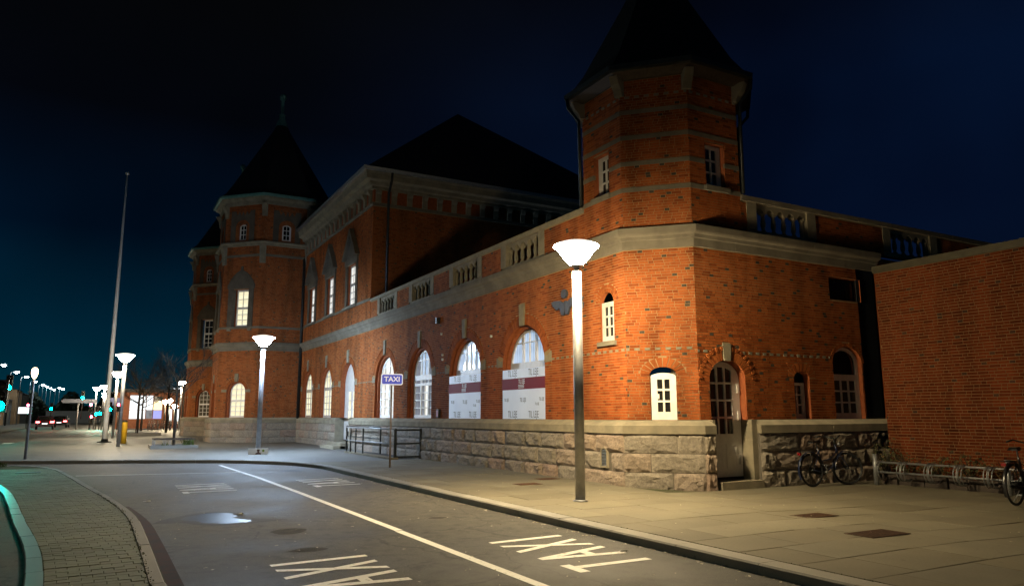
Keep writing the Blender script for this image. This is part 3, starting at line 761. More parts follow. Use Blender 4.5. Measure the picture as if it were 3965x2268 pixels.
RW2 = op(ur(17.12), .58, 1.47, 2.92, .42, depth=.14, ring=.11)
RP = op(ur(17.25), .64, 4.58, 5.19, 0, depth=.18)
Wr.ops += [RD, RW1, RW2, RP]; build_wall(Wr, sp=3.07, dark=.05)
MB().poly([[(RD['uc'] - .10, 2.83), (RD['uc'] + .10, 2.83), (RD['uc'] + .13, 3.24), (RD['uc'] - .13, 3.24)]], -.03, .02).build('keystone', SAND, Wr.obj, Wr.F)
window(Wr.obj, Wr.F, dict(RW1, zs=2.38, rise=.0), .18, cells(RW1['uc'] - .19, RW1['uc'] + .19, 2, 1.58, 2.32, 3, .035), DGLASS, border=.07)
DIMC = M('curtained_glass', (.10, .085, .06), .12, (.06, .05, .035), 1.5)
window(Wr.obj, Wr.F, dict(RW2, w=.575), .12, cells(RW2['uc'] - .45, RW2['uc'] + .45, 3, 1.6, 2.48, 3, .04) + [(RW2['uc'] - .47, RW2['uc'] + .47, 2.62, 3.3)], lambda a, b: DGLASS if b > 2.6 else DIMC, border=.09)
window(Wr.obj, Wr.F, RP, .15, [(RP['uc'] - .6, RP['uc'] + .6, 4.62, 5.15)], M('blue_black_pane', (.008, .014, .03), .25), border=.03, fmat=DARKM, name='hatch')
# side door: white, glazed above, panelled below
c = RD['uc']; zb, zk = .16, 1.02; holes = []
Dcl = cells(c - .40, c + .34, 3, 1.12, 2.72, 4, .045)
dl = window(Wr.obj, Wr.F, dict(RD, z0=zb, w=.56, rise=.43), .20, Dcl, DGLASS, border=.12, name='door')
for a, b in ((-.42, -.06), (.04, .38)): MB().poly([[(c + a, .36), (c + b, .36), (c + b, .92), (c + a, .92)], [(c + a + .035, .395), (c + b - .035, .395), (c + b - .035, .885), (c + a + .035, .885)]], .185, .205).build('door_panel', WHITE, dl, Wr.F)
for z in (.55, 1.55, 2.2): MB().box(c + .45, c + .52, .16, .21, z - .11, z + .11).build('hinge', WHITE, dl, Wr.F)
MB().box(c - .55, c + .55, .19, .26, .10, .165).build('threshold', DARKM, dl, Wr.F)
step = MB().box(c - .575, c + .73, -.26, .3, -.15, .10).build('doorstep', SAND, st, Wr.F)
for s_, a, b in ((-1, c - .66, c - .575), (1, c + .575, c + .74)):
    m_ = MB(); 
    for z0_, z1_ in ((.1, .5), (.505, 1.0), (1.005, 1.47)): m_.box(a, b, -.12, .24, z0_, z1_)
    m_.build('door_jamb', SAND, st, Wr.F)
# ---- plinth
ROWS = [(-.16, .304), (.304, .726), (.726, 1.15)]

capp = [(0.0, 1.465), (.03, 1.465), (.245, 1.345), (.25, 1.16), (.0, 1.15)]
def plinth(pts, rowseed, ends=(0, 0), skips={}):
    for i in range(len(pts) - 1):
        P, Q = pts[i], pts[i + 1]; e0 = .085 if i > 0 else ends[0]; e1 = .085 if i < len(pts) - 2 else ends[1]
        stones(st, P, Q, ROWS, e0, e1, skip=skips.get(i), seed=rowseed + i)
    sweep('plinth_core', pts, [(-.3, -.2), (.19, -.2), (.19, 1.15), (-.3, 1.15)], BACK, st)
    sweep('plinth_cap', pts, capp, SAND, st, block=1.3, jit=.003)
plinth([(XW, 35.27), A_, B_, (12.14, YB)], 11, skips={0: (20.66, 20.96, .3, .73)})
plinth([(13.54, YB), (18.6, YB)], 31)
plinth([(XW, 47.2), (XW, 37.73)], 41)
# little barred cellar window in the plinth
vf = Matrix.Translation((XW - .2, 14.72, 0)) @ Matrix.Rotation(-pi / 2, 4, 'Z')
vo = dict(uc=.2, w=.14, z0=.36, zs=.70, rise=.14)
cv = MB().poly([outline(vo), outline(dict(vo, z0=.40), .035)], -.045, .03).build('cellar_window', SAND, st, vf)
gm = MB()
for i in range(4): gm.box(.08 + .048 * i + .018, .08 + .048 * i + .034, -.03, -.018, .37, .82)
for i in range(6): gm.box(.07, .33, -.034, -.022, .40 + .07 * i, .416 + .07 * i)
gm.build('grille', STEEL, cv, vf)
MB().box(.07, .33, -.006, .02, .37, .72).build('pane', DGLASS, cv, vf)
for a, b in ((35.16, 35.29), (37.71, 37.84)): MB().box(XW - .21, XW + .45, a, b, -.1, 1.47).build('door_jamb', SAND, st)
# steps at the front door
m_ = MB()
for i in range(2): m_.box(XW - .95 + .35 * i, XW + .4, 35.3, 37.7, -.1, .13 + .125 * i)
m_.build('door_steps', SAND, st)
# ---- cornice, parapet and balustrades
corn = [(0, 5.49), (.05, 5.49), (.06, 5.68), (.10, 5.70), (.12, 5.77), (.20, 5.80), (.22, 5.84), (.22, 5.98), (.0, 6.02)]
sweep('cornice', [(XW, 47.3), A_, B_, (18.6, YB)], corn, SANDD, st, block=1.45, jit=.004)
cop = [(-.32, 6.84), (.05, 6.84), (.06, 6.97), (-.13, 7.03), (-.33, 6.97)]
sweep('coping', [(XW, 33.1), (XW, 15.49)], cop, SAND, st, block=1.5, jit=.003)
sweep('coping', [(13.53, YB), (25.4, YB)], cop, SANDD, st, block=1.5, jit=.003)
Wp = Wall('parapet', st, (XW, 33.1), (XW, 15.49), 6.0, 6.845)
Pb = []
for a, b in ((19.78, 17.82), (23.76, 21.80), (27.80, 25.88), (31.80, 29.88)):
    o = dict(uc=33.1 - (a + b) / 2, w=(a - b) / 2 + .33, z0=6.02, zs=6.83, rise=0, depth=.25, d1=.25, inset=0, rmat=SANDD); Wp.ops.append(o); Pb.append((33.1 - a, 33.1 - b))
build_wall(Wp)
def baluster_mesh():
    m = MB(); pr = [(.055, 0), (.055, .06), (.035, .075), (.03, .11), (.052, .20), (.05, .30), (.034, .46), (.034, .50), (.05, .515), (.05, .56)]
    m.lathe([(r * 1.25, z) for r, z in pr], 10, rot=pi / 10, cap=True); me = m.mesh('baluster'); me.materials.append(SAND); return me
BAL = baluster_mesh()
def balustrade(parent, F, a, b, n=5):
    """stone panel between two piers: base, balusters, head with round arches"""
    bs = MB().box(a - .33, b + .33, .03, .25, 6.02, 6.14).build('balustrade_base', SAND, parent, F)
    for x0, x1 in ((a - .33, a), (b, b + .33)): MB().box(x0, x1, -.02, .24, 6.14, 6.845).build('pier', SAND, parent, F)
    p = (b - a) / n; lo = [(a, 6.62)]
    for i in range(n):
        c = a + p * (i + .5); r = p * .5 - .06
        lo += [(c - r, 6.62)] + [(c - r * cos(t), 6.62 + r * sin(t) * .9) for t in [pi * k / 8 for k in range(1, 8)]] + [(c + r, 6.62)]
    lo += [(b, 6.62), (b, 6.84), (a, 6.84)]
    MB().poly([lo], .04, .22).build('arcade_head', SAND, parent, F)
    for i in range(n + 1):
        x = a + p * i; x = min(max(x, a + .05), b - .05)
        put(bpy.data.objects.new('baluster', BAL), None, parent, F @ Matrix.Translation((x, .13, 6.14)) @ Matrix.Diagonal((1, 1, .87, 1)))
for a, b in Pb: balustrade(Wp.obj, Wp.F, a, b)
Wq = Wall('parapet', st, (13.53, YB), (25.4, YB), 6.0, 6.845)
Qb = []
for a, b in ((14.05, 15.92), (19.4, 21.3)):
    Wq.ops.append(dict(uc=(a + b) / 2 - 13.53, w=(b - a) / 2 + .33, z0=6.02, zs=6.83, rise=0, depth=.25, d1=.25, inset=0, rmat=SANDD)); Qb.append((a - 13.53, b - 13.53))
build_wall(Wq)
for a, b in Qb: balustrade(Wq.obj, Wq.F, a, b)
MB().box(11.3, 25.2, 13.3, 33.0, 5.75, 5.95).build('flat_roof', SLATE, st)
MB().box(11.6, 25.2, YB + .40, YB + .6, 0, 5.9).build('inner_wall', BACK, st)
MB().box(18.6, 25.2, YB + .02, YB + .06, 0, 5.9).build('inner_wall', REVEAL, st)
m_ = MB(); m_.lathe([(.45, 5.9), (.45, 6.95), (.62, 7.0), (.62, 7.06), (.4, 7.3), (.0, 7.36)], 18, (12.5, 27.0, 0)); m_.build('roof_vent', RED, st)

# ---- octagon tower over the near corner
def octagon(cx, cy, a):
    s = a * .41421
    return [(cx - a, cy - s), (cx - s, cy - a), (cx + s, cy - a), (cx + a, cy - s), (cx + a, cy + s), (cx + s, cy + a), (cx - s, cy + a), (cx - a, cy + s)]
TC = (XW + k7 + S8 / 2 - .0, YB + k7 + S8 / 2); TA = S8 * 1.20711
TC = (XW + TA, YB + TA); O8 = octagon(TC[0], TC[1], TA)      # O8[7]->O8[0] is the street face, O8[0]->O8[1] the chamfer
twin = []
for i in range(8):
    P, Q = O8[i - 1], O8[i]; z0 = 6.0
    W8 = Wall('tower_face', st, P, Q, z0, 9.86)
    if i in (0, 2):
        o = op(S8 / 2 + (-.02 if i == 0 else .02), .32, 7.06, 8.16, 0, depth=.2); W8.ops.append(o)
    if i in (3, 4, 5, 6): MB().poly([[(0, z0), (S8, z0), (S8, 9.86), (0, 9.86)]], 0, 0, sides=False, back=False).build('wall', REVEAL, st, W8.F); continue
    build_wall(W8, dark=.05, sp=9.36)
    if W8.ops:
        window(W8.obj, W8.F, o, .15, cells(o['uc'] - .2, o['uc'] + .2, 2, 7.15, 8.08, 3, .04), DGLASS, border=.085)
        MB().box(o['uc'] - .40, o['uc'] + .40, -.07, .16, 6.93, 7.055).build('window_sill', SANDD, W8.obj, W8.F)
for z in (6.93, 7.59, 8.26, 8.92):
    for i in (7, 0, 1, 2, 3):
        P, Q = O8[i - 1], O8[i]
        gaps = [(0, 1)]
        if i in (0, 2) and 6.9 < z < 8.2: gaps = [(0, .5 - .33 / S8), (.5 + .33 / S8, 1)]
        for g0, g1 in gaps:
            f = lambda t: (P[0] + (Q[0] - P[0]) * t, P[1] + (Q[1] - P[1]) * t)
            sweep('stone_band', [f(g0), f(g1)], [(-.05, z), (.012, z), (.012, z + .115), (-.05, z + .115)], SANDD, st)
sweep('eaves', O8, [(-.1, 9.84), (.06, 9.80), (.34, 9.92), (.36, 9.97), (-.1, 10.02)], WOODD, st, closed=True)
sweep('gutter', O8, [(.33, 9.92), (.44, 9.94), (.46, 10.06), (.36, 10.06), (.35, 9.98)], DARKM, st, closed=True)
def spire(name, cx, cy, a, prof, parent, mat=SLATE):
    rs = [(r / cos(pi / 8), z) for r, z in prof]
    return MB().lathe(rs, 8, (cx, cy, 0), smooth=False, rot=pi / 8).build(name, mat, parent)
spire('tower_roof', TC[0], TC[1], TA, [(2.40, 10.02), (2.20, 10.22), (1.93, 10.62), (.88, 12.72), (.05, 14.5)], st)
for P, d in ((O8[7], (-1, .3)), (O8[2], (.6, -1)), (O8[3], (1, -.4))):
    d = Vector((*d, 0)).normalized(); a = Vector((*P, 0))
    MB().tube([a + d * .42 + Vector((0, 0, 9.95)), a + d * .40 + Vector((0, 0, 9.7)), a + d * .1 + Vector((0, 0, 9.35)), a + d * .08 + Vector((0, 0, 7.0))], .045, 8).build('downpipe', DARKM, st)
for i in (7, 0, 1, 2):
    P = Vector((*O8[i], 0)); d = (P - Vector((*TC, 0))).normalized(); r = atan2(d.y, d.x)
    MB().poly([[(-.05, 9.40), (.06, 9.40), (.12, 9.55), (.22, 9.66), (.30, 9.86), (-.05, 9.86)]], -.11, .11).build('corbel', SANDD, st, Matrix.Translation(P) @ Matrix.Rotation(r, 4, 'Z'))

# ---- high pavilion
PV0 = 33.15
Wu = Wall('pavilion', st, (XW, 47.6), (XW, PV0), 6.0, 11.56)
PW = []
for yc in (36.32, 40.32, 44.40):
    o = op(uf(yc), .74, 7.05, 9.22, 0, depth=.15); PW.append(o); Wu.ops.append(o)
build_wall(Wu)
ORANGE = M('jamb_brick', (.42, .15, .05), .85, (.34, .11, .04), 8, .3, 50)
for o in PW:
    c = o['uc']
    window(Wu.obj, Wu.F, o, .15, cells(c - .66, c + .66, 3, 7.14, 8.16, 3, .035) + cells(c - .66, c + .66, 3, 8.27, 9.15, 2, .035), LITW, border=.06)
    for s in (-1, 1): MB().box(c + s * .88 - .14, c + s * .88 + .14, -.06, .05, 7.05, 9.22).build('jamb_stone', SANDH, Wu.obj, Wu.F)
    MB().box(c - 1.08, c + 1.08, -.09, .05, 9.22, 9.54).build('lintel', SANDH, Wu.obj, Wu.F)
    MB().box(c - 1.12, c + 1.12, -.16, .05, 6.93, 7.05).build('window_sill', SANDD, Wu.obj, Wu.F)
    MB().poly([[(c - 1.0, 9.54), (c + 1.0, 9.54), (c, 10.92)]], -.03, .02).build('tympanum', SANDH, Wu.obj, Wu.F)
    for s in (-1, 1):
        P = [(c + s * 1.22, 9.54), (c + s * 1.04, 9.54), (c, 10.86), (c, 11.10)]
        MB().poly([P], -.24, .02).build('gable_coping', SANDH, Wu.obj, Wu.F)
Ws = Wall('pavilion_side', st, (XW, PV0), (27.0, PV0), 5.9, 11.56); build_wall(Ws, dark=.02)
pp = [(XW, 47.4), (XW, PV0), (27, PV0)]
sweep('sill_band', [(XW, 47.4), (XW, PV0 - .0)], [(-.05, 6.93), (.06, 6.93), (.06, 7.05), (-.05, 7.05)], SANDD, st, block=1.6)
sweep('frieze_band', pp, [(-.05, 11.54), (.05, 11.54), (.05, 11.70), (-.05, 11.70)], SANDD, st, block=1.4)
sweep('frieze', pp, [(-.05, 11.70), (.0, 11.70), (.0, 12.36), (-.05, 12.36)], REVEAL, st)
sweep('pavilion_cornice', pp, [(-.05, 12.34), (.12, 12.34), (.14, 12.46), (.26, 12.50), (.30, 12.66), (.52, 12.72), (.55, 12.98), (.62, 13.10), (-.05, 13.12)], SAND, st, block=1.5)
sweep('gutter', pp, [(.54, 13.06), (.70, 13.10), (.74, 13.24), (.64, 13.24), (.62, 13.14)], STEEL, st)
brk = MB().poly([[(-.02, 11.70), (.10, 11.70), (.12, 12.1), (.20, 12.2), (.24, 12.34), (-.02, 12.34)]], -.13, .13).mesh('bracket'); brk.materials.append(SAND)
for i in range(17): put(bpy.data.objects.new('bracket', brk), None, st, Matrix.Translation((XW, PV0 + .35 + .865 * i, 0)) @ Matrix.Rotation(pi, 4, 'Z'))
for i in range(19): put(bpy.data.objects.new('bracket', brk), None, st, Matrix.Translation((XW + .22 + .80 * i, PV0, 0)) @ Matrix.Rotation(-pi / 2, 4, 'Z'))
zr = 13.2; ax, az = 8.1, 20.85
MB().add([(XW - .62, PV0 - .62, zr), (27.6, PV0 - .62, zr), (27.6, 83, zr), (XW - .62, 83, zr), (XW + ax, PV0 + ax, az), (XW + ax, 83 - ax, az)], [(0, 1, 4), (1, 2, 5, 4), (2, 3, 5), (3, 0, 4, 5)]).build('pavilion_roof', SLATE, st)
MB().box(15.6, 16.5, 34.95, 35.05, 15.15, 15.22).build('skylight', STEEL, st)
MB().tube([(XW + .7, PV0 - .62, 13.1), (XW + .72, PV0 - .5, 12.75), (XW + .72, PV0 - .1, 12.2), (XW + .72, PV0 - .1, 6.0)], .065, 8).build('downpipe', DARKM, st)
MB().tube([(XW - .5, 47.1, 13.0), (XW - .35, 46.95, 12.5), (XW - .12, 46.6, 11.6), (XW - .12, 46.42, 11.0), (XW - .12, 46.42, .05)], .09, 8).build('downpipe', DARKM, st)

# ---- big octagon towers of the middle block
GX, TAB, TS = 9.47, 3.343, 2.77
def big_tower(cy, faces, full=True):
    O = octagon(GX, cy, TAB)
    for i in faces:
        P, Q = O[i - 1], O[i]
        W1 = Wall('tower_face', st, P, Q, 1.47, 5.48); W2 = Wall('tower_face', st, P, Q, 5.95, 14.72)
        c = TS / 2; front = i in (0, 1, 7)
        if i in (0, 1):
            g = op(c, .66, 1.47, 2.98, .66, depth=.3, ring=.23, d1=.12, inset=.08); g['keep'] = [(c - .13, c + .13, 3.62, 4.1)]; W1.ops.append(g)
            u = op(c, .60, 6.98, 9.30, 0, depth=.25); W2.ops.append(u)
        if i in (0, 1, 2):
            t = op(c - (.18 if i == 1 else 0), .28, 12.42, 13.28, .18, depth=.12); W2.ops.append(t)
        build_wall(W1, dark=.03); build_wall(W2, dark=.02)
        near = cy < 55
        if i in (0, 1):
            lit = LITY if (near and i == 1) else DIMC
            window(W1.obj, W1.F, dict(g, w=.58, rise=.58), .3, cells(c - .52, c + .52, 3, 1.56, 2.44, 3, .03) + cells(c - .52, c + .52, 3, 2.52, 3.5, 3, .03), lit, border=.06)
            MB().poly([[(c - .10, 3.60), (c + .10, 3.60), (c + .13, 4.1), (c - .13, 4.1)]], -.04, .02).build('keystone', SAND, W1.obj, W1.F)
            for s in (-1, 1): MB().box(c + s * .84 - .18, c + s * .84 + .18, -.02, .1, 2.98, 3.15).build('impost_stone', SAND, W1.obj, W1.F)
            window(W2.obj, W2.F, dict(u, w=.45), .22, cells(c - .38, c + .38, 2, 7.08, 8.1, 3, .035) + cells(c - .38, c + .38, 2, 8.2, 9.2, 2, .035), LITY if (near and i == 1) else DGLASS, border=.06)
            for s in (-1, 1):
                MB().box(c + s * .73 - .16, c + s * .73 + .16, -.08, .24, 6.98, 9.34).build('jamb_stone', SANDH, W2.obj, W2.F)
                MB().box(c + s * .73 - .12, c + s * .73 + .12, -.1, .05, 6.72, 6.86).build('bracket', SAND, W2.obj, W2.F)
            MB().box(c - .95, c + .95, -.12, .05, 9.34, 9.62).build('lintel', SANDH, W2.obj, W2.F)
            og = [(c - .92, 9.62), (c + .92, 9.62)] + [(c + .92 - .92 * (k / 8) , 9.62 + .85 * sin(pi / 2 * k / 8) ** .8) for k in range(1, 7)] + [(c + .07, 10.5), (c + .05, 10.75), (c - .05, 10.75), (c - .07, 10.5)] + [(c - .92 + .92 * (k / 8), 9.62 + .85 * sin(pi / 2 * k / 8) ** .8) for k in range(6, 0, -1)]
            MB().poly([og], -.09, .02).build('ogee_gable', SANDH, W2.obj, W2.F)
        if i in (0, 1, 2):
            tc_ = t['uc']
            window(W2.obj, W2.F, t, .1, cells(tc_ - .2, tc_ + .2, 2, 12.5, 13.42, 3, .035), DGLASS, border=.06)
            pan = [(tc_ - .85, 12.30), (tc_ - .5, 12.30), (tc_ - .5, 13.3)] + [(tc_ + .5 * cos(a), 13.3 + .45 * sin(a)) for a in [pi - pi * k / 8 for k in range(1, 8)]] + [(tc_ + .5, 13.3), (tc_ + .5, 12.30), (tc_ + .85, 12.30), (tc_ + .85, 14.35), (tc_ + .55, 14.35), (tc_ + .42, 14.05), (tc_ + .28, 14.3), (tc_ + .12, 14.0), (tc_, 14.3), (tc_ - .12, 14.0), (tc_ - .28, 14.3), (tc_ - .42, 14.05), (tc_ - .55, 14.35), (tc_ - .85, 14.35)]
            MB().poly([pan], -.025, .02).build('tracery', SANDH, W2.obj, W2.F)
    cut = [O[6], O[7], O[0], O[1], O[2]] if True else O
    sub = [O[7], O[0], O[1], O[2]] if cy < 55 else [O[6], O[7], O[0], O[1], O[2]]
    for i in range(len(sub) - 1): stones(st, sub[i], sub[i + 1], ROWS, .085, .085, seed=int(cy) + i)
    sweep('plinth_core', sub, [(-.3, -.2), (.19, -.2), (.19, 1.15), (-.3, 1.15)], BACK, st)
    sweep('plinth_cap', sub, capp, SAND, st, block=1.4)
    sweep('cornice', sub, corn, SANDD, st, block=1.4)
    sweep('stone_band', sub, [(-.05, 6.84), (.06, 6.84), (.06, 6.97), (-.05, 6.97)], SANDD, st, block=1.4)
    sweep('stone_band', sub, [(-.05, 11.34), (.03, 11.34), (.03, 11.50), (-.05, 11.50)], SANDD, st, block=1.4)
    sweep('stone_cornice', sub, [(-.05, 12.02), (.1, 12.04), (.12, 12.14), (.26, 12.18), (.26, 12.27), (-.05, 12.32)], SAND, st, block=1.4)
    sweep('eaves', O, [(-.1, 14.66), (.08, 14.68), (.12, 14.9), (.36, 15.02), (.40, 15.16), (-.1, 15.2)], SAND, st, closed=True)
    sweep('gutter', O, [(.38, 15.10), (.52, 15.14), (.54, 15.26), (.42, 15.26)], COPPER, st, closed=True)
    for j in (7, 0, 1, 2):
        P = Vector((*O[j], 0)); d = (P - Vector((GX, cy, 0))).normalized(); r = atan2(d.y, d.x)
        MB().poly([[(-.05, 13.9), (.05, 13.9), (.12, 14.3), (.34, 14.66), (-.05, 14.66)]], -.16, .16).build('corbel', SAND, st, Matrix.Translation(P) @ Matrix.Rotation(r, 4, 'Z'))
        MB().poly([[(-.05, 10.9), (.03, 10.9), (.10, 11.5), (.26, 12.04), (-.05, 12.04)]], -.18, .18).build('corbel', SAND, st, Matrix.Translation(P) @ Matrix.Rotation(r, 4, 'Z'))
    spire('tower_roof', GX, cy, TAB, [(3.86, 15.22), (3.5, 15.55), (3.05, 16.3), (.62, 20.65), (.35, 21.2)], st)
    MB().lathe([(.42, 21.15), (.40, 21.3), (.22, 21.75), (.2, 22.0), (.24, 22.05), (.13, 22.12), (.11, 23.1), (.2, 23.2), (.24, 23.35), (.2, 23.52), (.05, 23.6), (.0, 23.62)], 14, (GX, cy, 0)).build('finial', COPPER, st)
big_tower(49.84, (0, 1, 2))
big_tower(66.40, (0, 1, 2))
MB().box(9.0, 10.6, 52.5, 64.0, 0, 12.6).build('entrance_wall', REVEAL, st)
MB().box(12.5, 26.9, 50, 82, 0, 13.1).build('rear_wall', REVEAL, st)
finish_bricks(st)

# ================================================================ ANNEX
an = empty('brick_annex', (18, 10, 0)); tag(an, 'low flat-roofed brown brick annex with pale mortar behind the bicycle rack', 'building')
Wa = Wall('annex', an, (17.7, 12.1), (17.7, -2.0), 0.0, 5.26, MORTAR2, BRICK2); build_wall(Wa, dark=.03, pitch=.073, jt=.015)
Wb = Wall('annex_end', an, (26.0, 12.1), (17.7, 12.1), 0.0, 5.26, MORTAR2, BRICK2)
MB().poly([[(0, 0), (Wb.W, 0), (Wb.W, 5.26), (0, 5.26)]], 0, 0, sides=False, back=False).build('wall', REVEAL, an, Wb.F)
sweep('roof_edge', [(25, 12.1), (17.7, 12.1), (17.7, -2)], [(-.3, 5.26), (.04, 5.26), (.05, 5.44), (-.3, 5.46)], M('roof_felt_edge', (.07, .06, .03), .7, (.05, .04, .022), 4), an, block=3)
MB().box(17.74, 25.9, -2, 12.06, 5.2, 5.3).build('roof', SLATE, an)
finish_bricks(an)
gp = MB().box(17.76, 18.5, YB + .03, YB + .05, 1.4, 5.5).build('gap_strip', M('blue_black_strip', (.012, .016, .022), .7), st)  # blue-black sheet across the gap between station wall and annex

# ================================================================ STREET LAMPS
CAPL = EM('lamp_cap_glow', (1, .93, .78), 1.3)  # the cap gets a weak glow of its own
def make_lamp(H=5.0, glass=LAMPW, r=.43):
    root = empty('street_lamp')
    base = MB().lathe([(.135, -.02), (.135, .02), (.10, .03)], 20, cap=True).build('base_plate', POLE, root)
    MB().tube([(0, 0, 0), (0, 0, H - .63)], .095, 20).build('pole', POLE, root)
    MB().lathe([(.05, H - .64), (.055, H - .60), (.055, H - .52)], 14, cap=True).build('neck', STEEL, root)
    L = H - .13
    MB().lathe([(.05, L - .40), (.135, L - .395), (.14, L - .375), (.10, L - .366)], 24, cap=True).build('shading_collar', STEEL, root)  # steel disc added under the bowl to keep its light off the pole
    MB().lathe([(.10, L - .366), (.17, L - .325), (.23, L - .26), (.27, L - .205)], 36).build('lamp_shade', glass, root)
    MB().lathe([(.271, L - .205), (.305, L - .155), (.335, L - .11), (.365, L - .075), (.40, L - .04), (.455, L), (.45, L + .012)], 36).build('shade_collar', COLW, root)
    MB().lathe([(.452, L + .013), (.40, L + .05), (.30, L + .085), (.16, L + .115), (.0, L + .125)], 36).build('lamp_cap', CAPL, root)
    return root
GL = 'bowl lamps on grey poles around the forecourt'
lampA = make_lamp(); tree = tree_of(lampA)
lampA.location = (8.0, 11.82, 0); tag(lampA, 'tall bowl lamp on grey pole nearest the corner tower, shining warm white', 'street lamp', GL)
def lamp_copy(x, y, z, glass, label):
    c = copy_tree(lampA, (x, y, z), tree=tree)
    for ch in COL.objects:
        if ch.parent == c and ch.name.startswith('lamp_shade'):
            ch.data = ch.data.copy(); ch.data.materials[0] = glass
        if ch.parent == c and ch.name.startswith('shade_collar'):
            ch.data = ch.data.copy(); ch.data.materials[0] = COLC if glass is LAMPC else COLO
    tag(c, label, 'street lamp', GL); return c
lamp_copy(5.9, 32.63, 0, LAMPC, 'bowl lamp shining bluish white before the middle tower, cardboard poster at its foot')
lamp_copy(.96, 44.37, -.1, LAMPO, 'warm bowl lamp standing beside the yellow bollard')
lamp_copy(.92, 60.98, -.2, LAMPO, 'warm bowl lamp right behind the flagpole, partly hidden by the lamp in front')
lamp_copy(7.30, 85, .2, LAMPO, 'warm bowl lamp just left of the farthest station tower')
for x, y, l in ((-.55, 102, 'left one of the close pair of distant warm bowl lamps left of the flagpole'), (.25, 95, 'higher right one of the close pair of distant warm bowl lamps left of the flagpole'), (.45, 128, 'small distant bowl lamp hanging low behind the pair left of the flagpole'), (.55, 150, 'smallest bowl lamp glowing half behind the flagpole'), (1.95, 118, 'distant bowl lamp right of the two large forecourt lamps'),
                ):
    lamp_copy(x, y, 0, LAMPO, l)
# low globe lamps by the shop
def make_globe():
    root = empty('globe_lamp')
    MB().tube([(0, 0, 0), (0, 0, 2.9)], .07, 10).build('pole', DARKM, root)
    MB().lathe([(.05, 2.88), (.20, 2.98), (.27, 3.15), (.24, 3.3), (.16, 3.38)], 14).build('lamp_shade', LAMPO, root)
    MB().lathe([(.27, 3.34), (.2, 3.42), (.0, 3.46)], 14).build('lamp_cap', DARKM, root)
    return root
g0 = make_globe(); tg = tree_of(g0); g0.location = (6.55, 95, 0); tag(g0, 'left globe lamp of the two in front of the shop windows', 'globe lamp', 'low globe lamps near the shop')
for x, y, z, l in ((7.1, 96, .15, 'right globe lamp of the two in front of the shop windows'), (7.6, 95, -.5, 'lowest globe lamp near the shop, above the tree in the planter')):
    tag(copy_tree(g0, (x, y, z), tree=tg), l, 'globe lamp', 'low globe lamps near the shop')
# post lamp on the island side
pl = empty('post_lamp', (-2.33, 33.51, 0)); tag(pl, 'slim post lamp with oval warm glass beside the left road edge', 'post lamp')
MB().tube([(0, 0, 0), (.02, 0, 2.6), (.03, 0, 2.98)], [.05, .045, .03], 10).build('pole', POLE, pl, WM[pl])
MB().lathe([(.03, 2.99), (.08, 3.06), (.115, 3.2), (.11, 3.34), (.06, 3.41), (0, 3.43)], 14, (.03, 0, 0)).build('lamp_shade', EM('post_lamp_glass', (1, .66, .36), 7), pl, WM[pl])
# road lamps along the far side of the street
def make_road_lamp():
    root = empty('road_lamp')
    MB().tube([(0, 0, 0), (0, 0, 8.7), (.1, 0, 8.95), (.5, 0, 9.05)], [.1, .07, .06, .05], 8).build('pole', STEEL, root)
    MB().box(.4, 1.35, -.16, .16, 9.0, 9.16).build('lamp_head', STEEL, root)
    MB().lathe([(.30, 0), (.22, -.16), (.0, -.2)], 12, (.9, 0, 8.995)).build('lamp_glass', STRL, root)
    return root
RLP = [(-13.9, 131.7), (-13.9, 151.8), (-13.8, 169.8), (-13.8, 192), (-13.4, 211), (-13.3, 223.5), (-13.3, 238), (-12.9, 250), (-11.0, 233.7), (-10.5, 243.8)]
GR = 'white road lamps in a row along the street'
rl = make_road_lamp(); trl = tree_of(rl)
nth = ['nearest', 'second', 'third', 'fourth', 'fifth', 'sixth', 'seventh', 'eighth']
for i, (x, y) in enumerate(RLP):
    o = rl if i == 0 else copy_tree(rl, tree=trl)
    o.location = (x, y, 0)
    tag(o, '%s road lamp with short arm, counted from the left edge of the row' % nth[i] if i < 8 else ('road lamp nearer the green signal, lower of the last two in the row' if i == 8 else 'rightmost road lamp at the far end of the row'), 'road lamp', GR)

# ================================================================ FLAGPOLE, BOLLARD, SIGNS
fp = empty('flagpole', (.36, 52.17, 0)); tag(fp, 'tall white tapered flagpole standing bare on the forecourt', 'flagpole')
MB().tube([(0, 0, 0), (0, 0, 1), (0, 0, 9), (0, 0, 17.0)], [.145, .14, .11, .055], 16).build('pole', WPOLE, fp, WM[fp])
MB().lathe([(.07, 16.98), (.13, 17.05), (.13, 17.12), (.0, 17.2)], 12).build('finial', WPOLE, fp, WM[fp])
MB().lathe([(.42, -.01), (.40, .04), (.20, .06), (.17, .20)], 18, cap=True).build('base', DARKM, fp, WM[fp])
MB().tube([(-.2, -.05, 6.0), (-.205, -.05, 1.2)], .012, 5).build('halyard', BLACK, fp, WM[fp])
yb = empty('bollard', (1.32, 49.27, 0)); tag(yb, 'yellow round bollard with dark cap at the foot of the bowl lamp', 'bollard')
MB().lathe([(.15, 0), (.15, 1.18), (.14, 1.22)], 18, cap=True).build('post', YEL, yb, WM[yb])
MB().lathe([(.14, 1.22), (.14, 1.27), (.08, 1.34), (0, 1.36)], 16).build('cap', DARKM, yb, WM[yb])
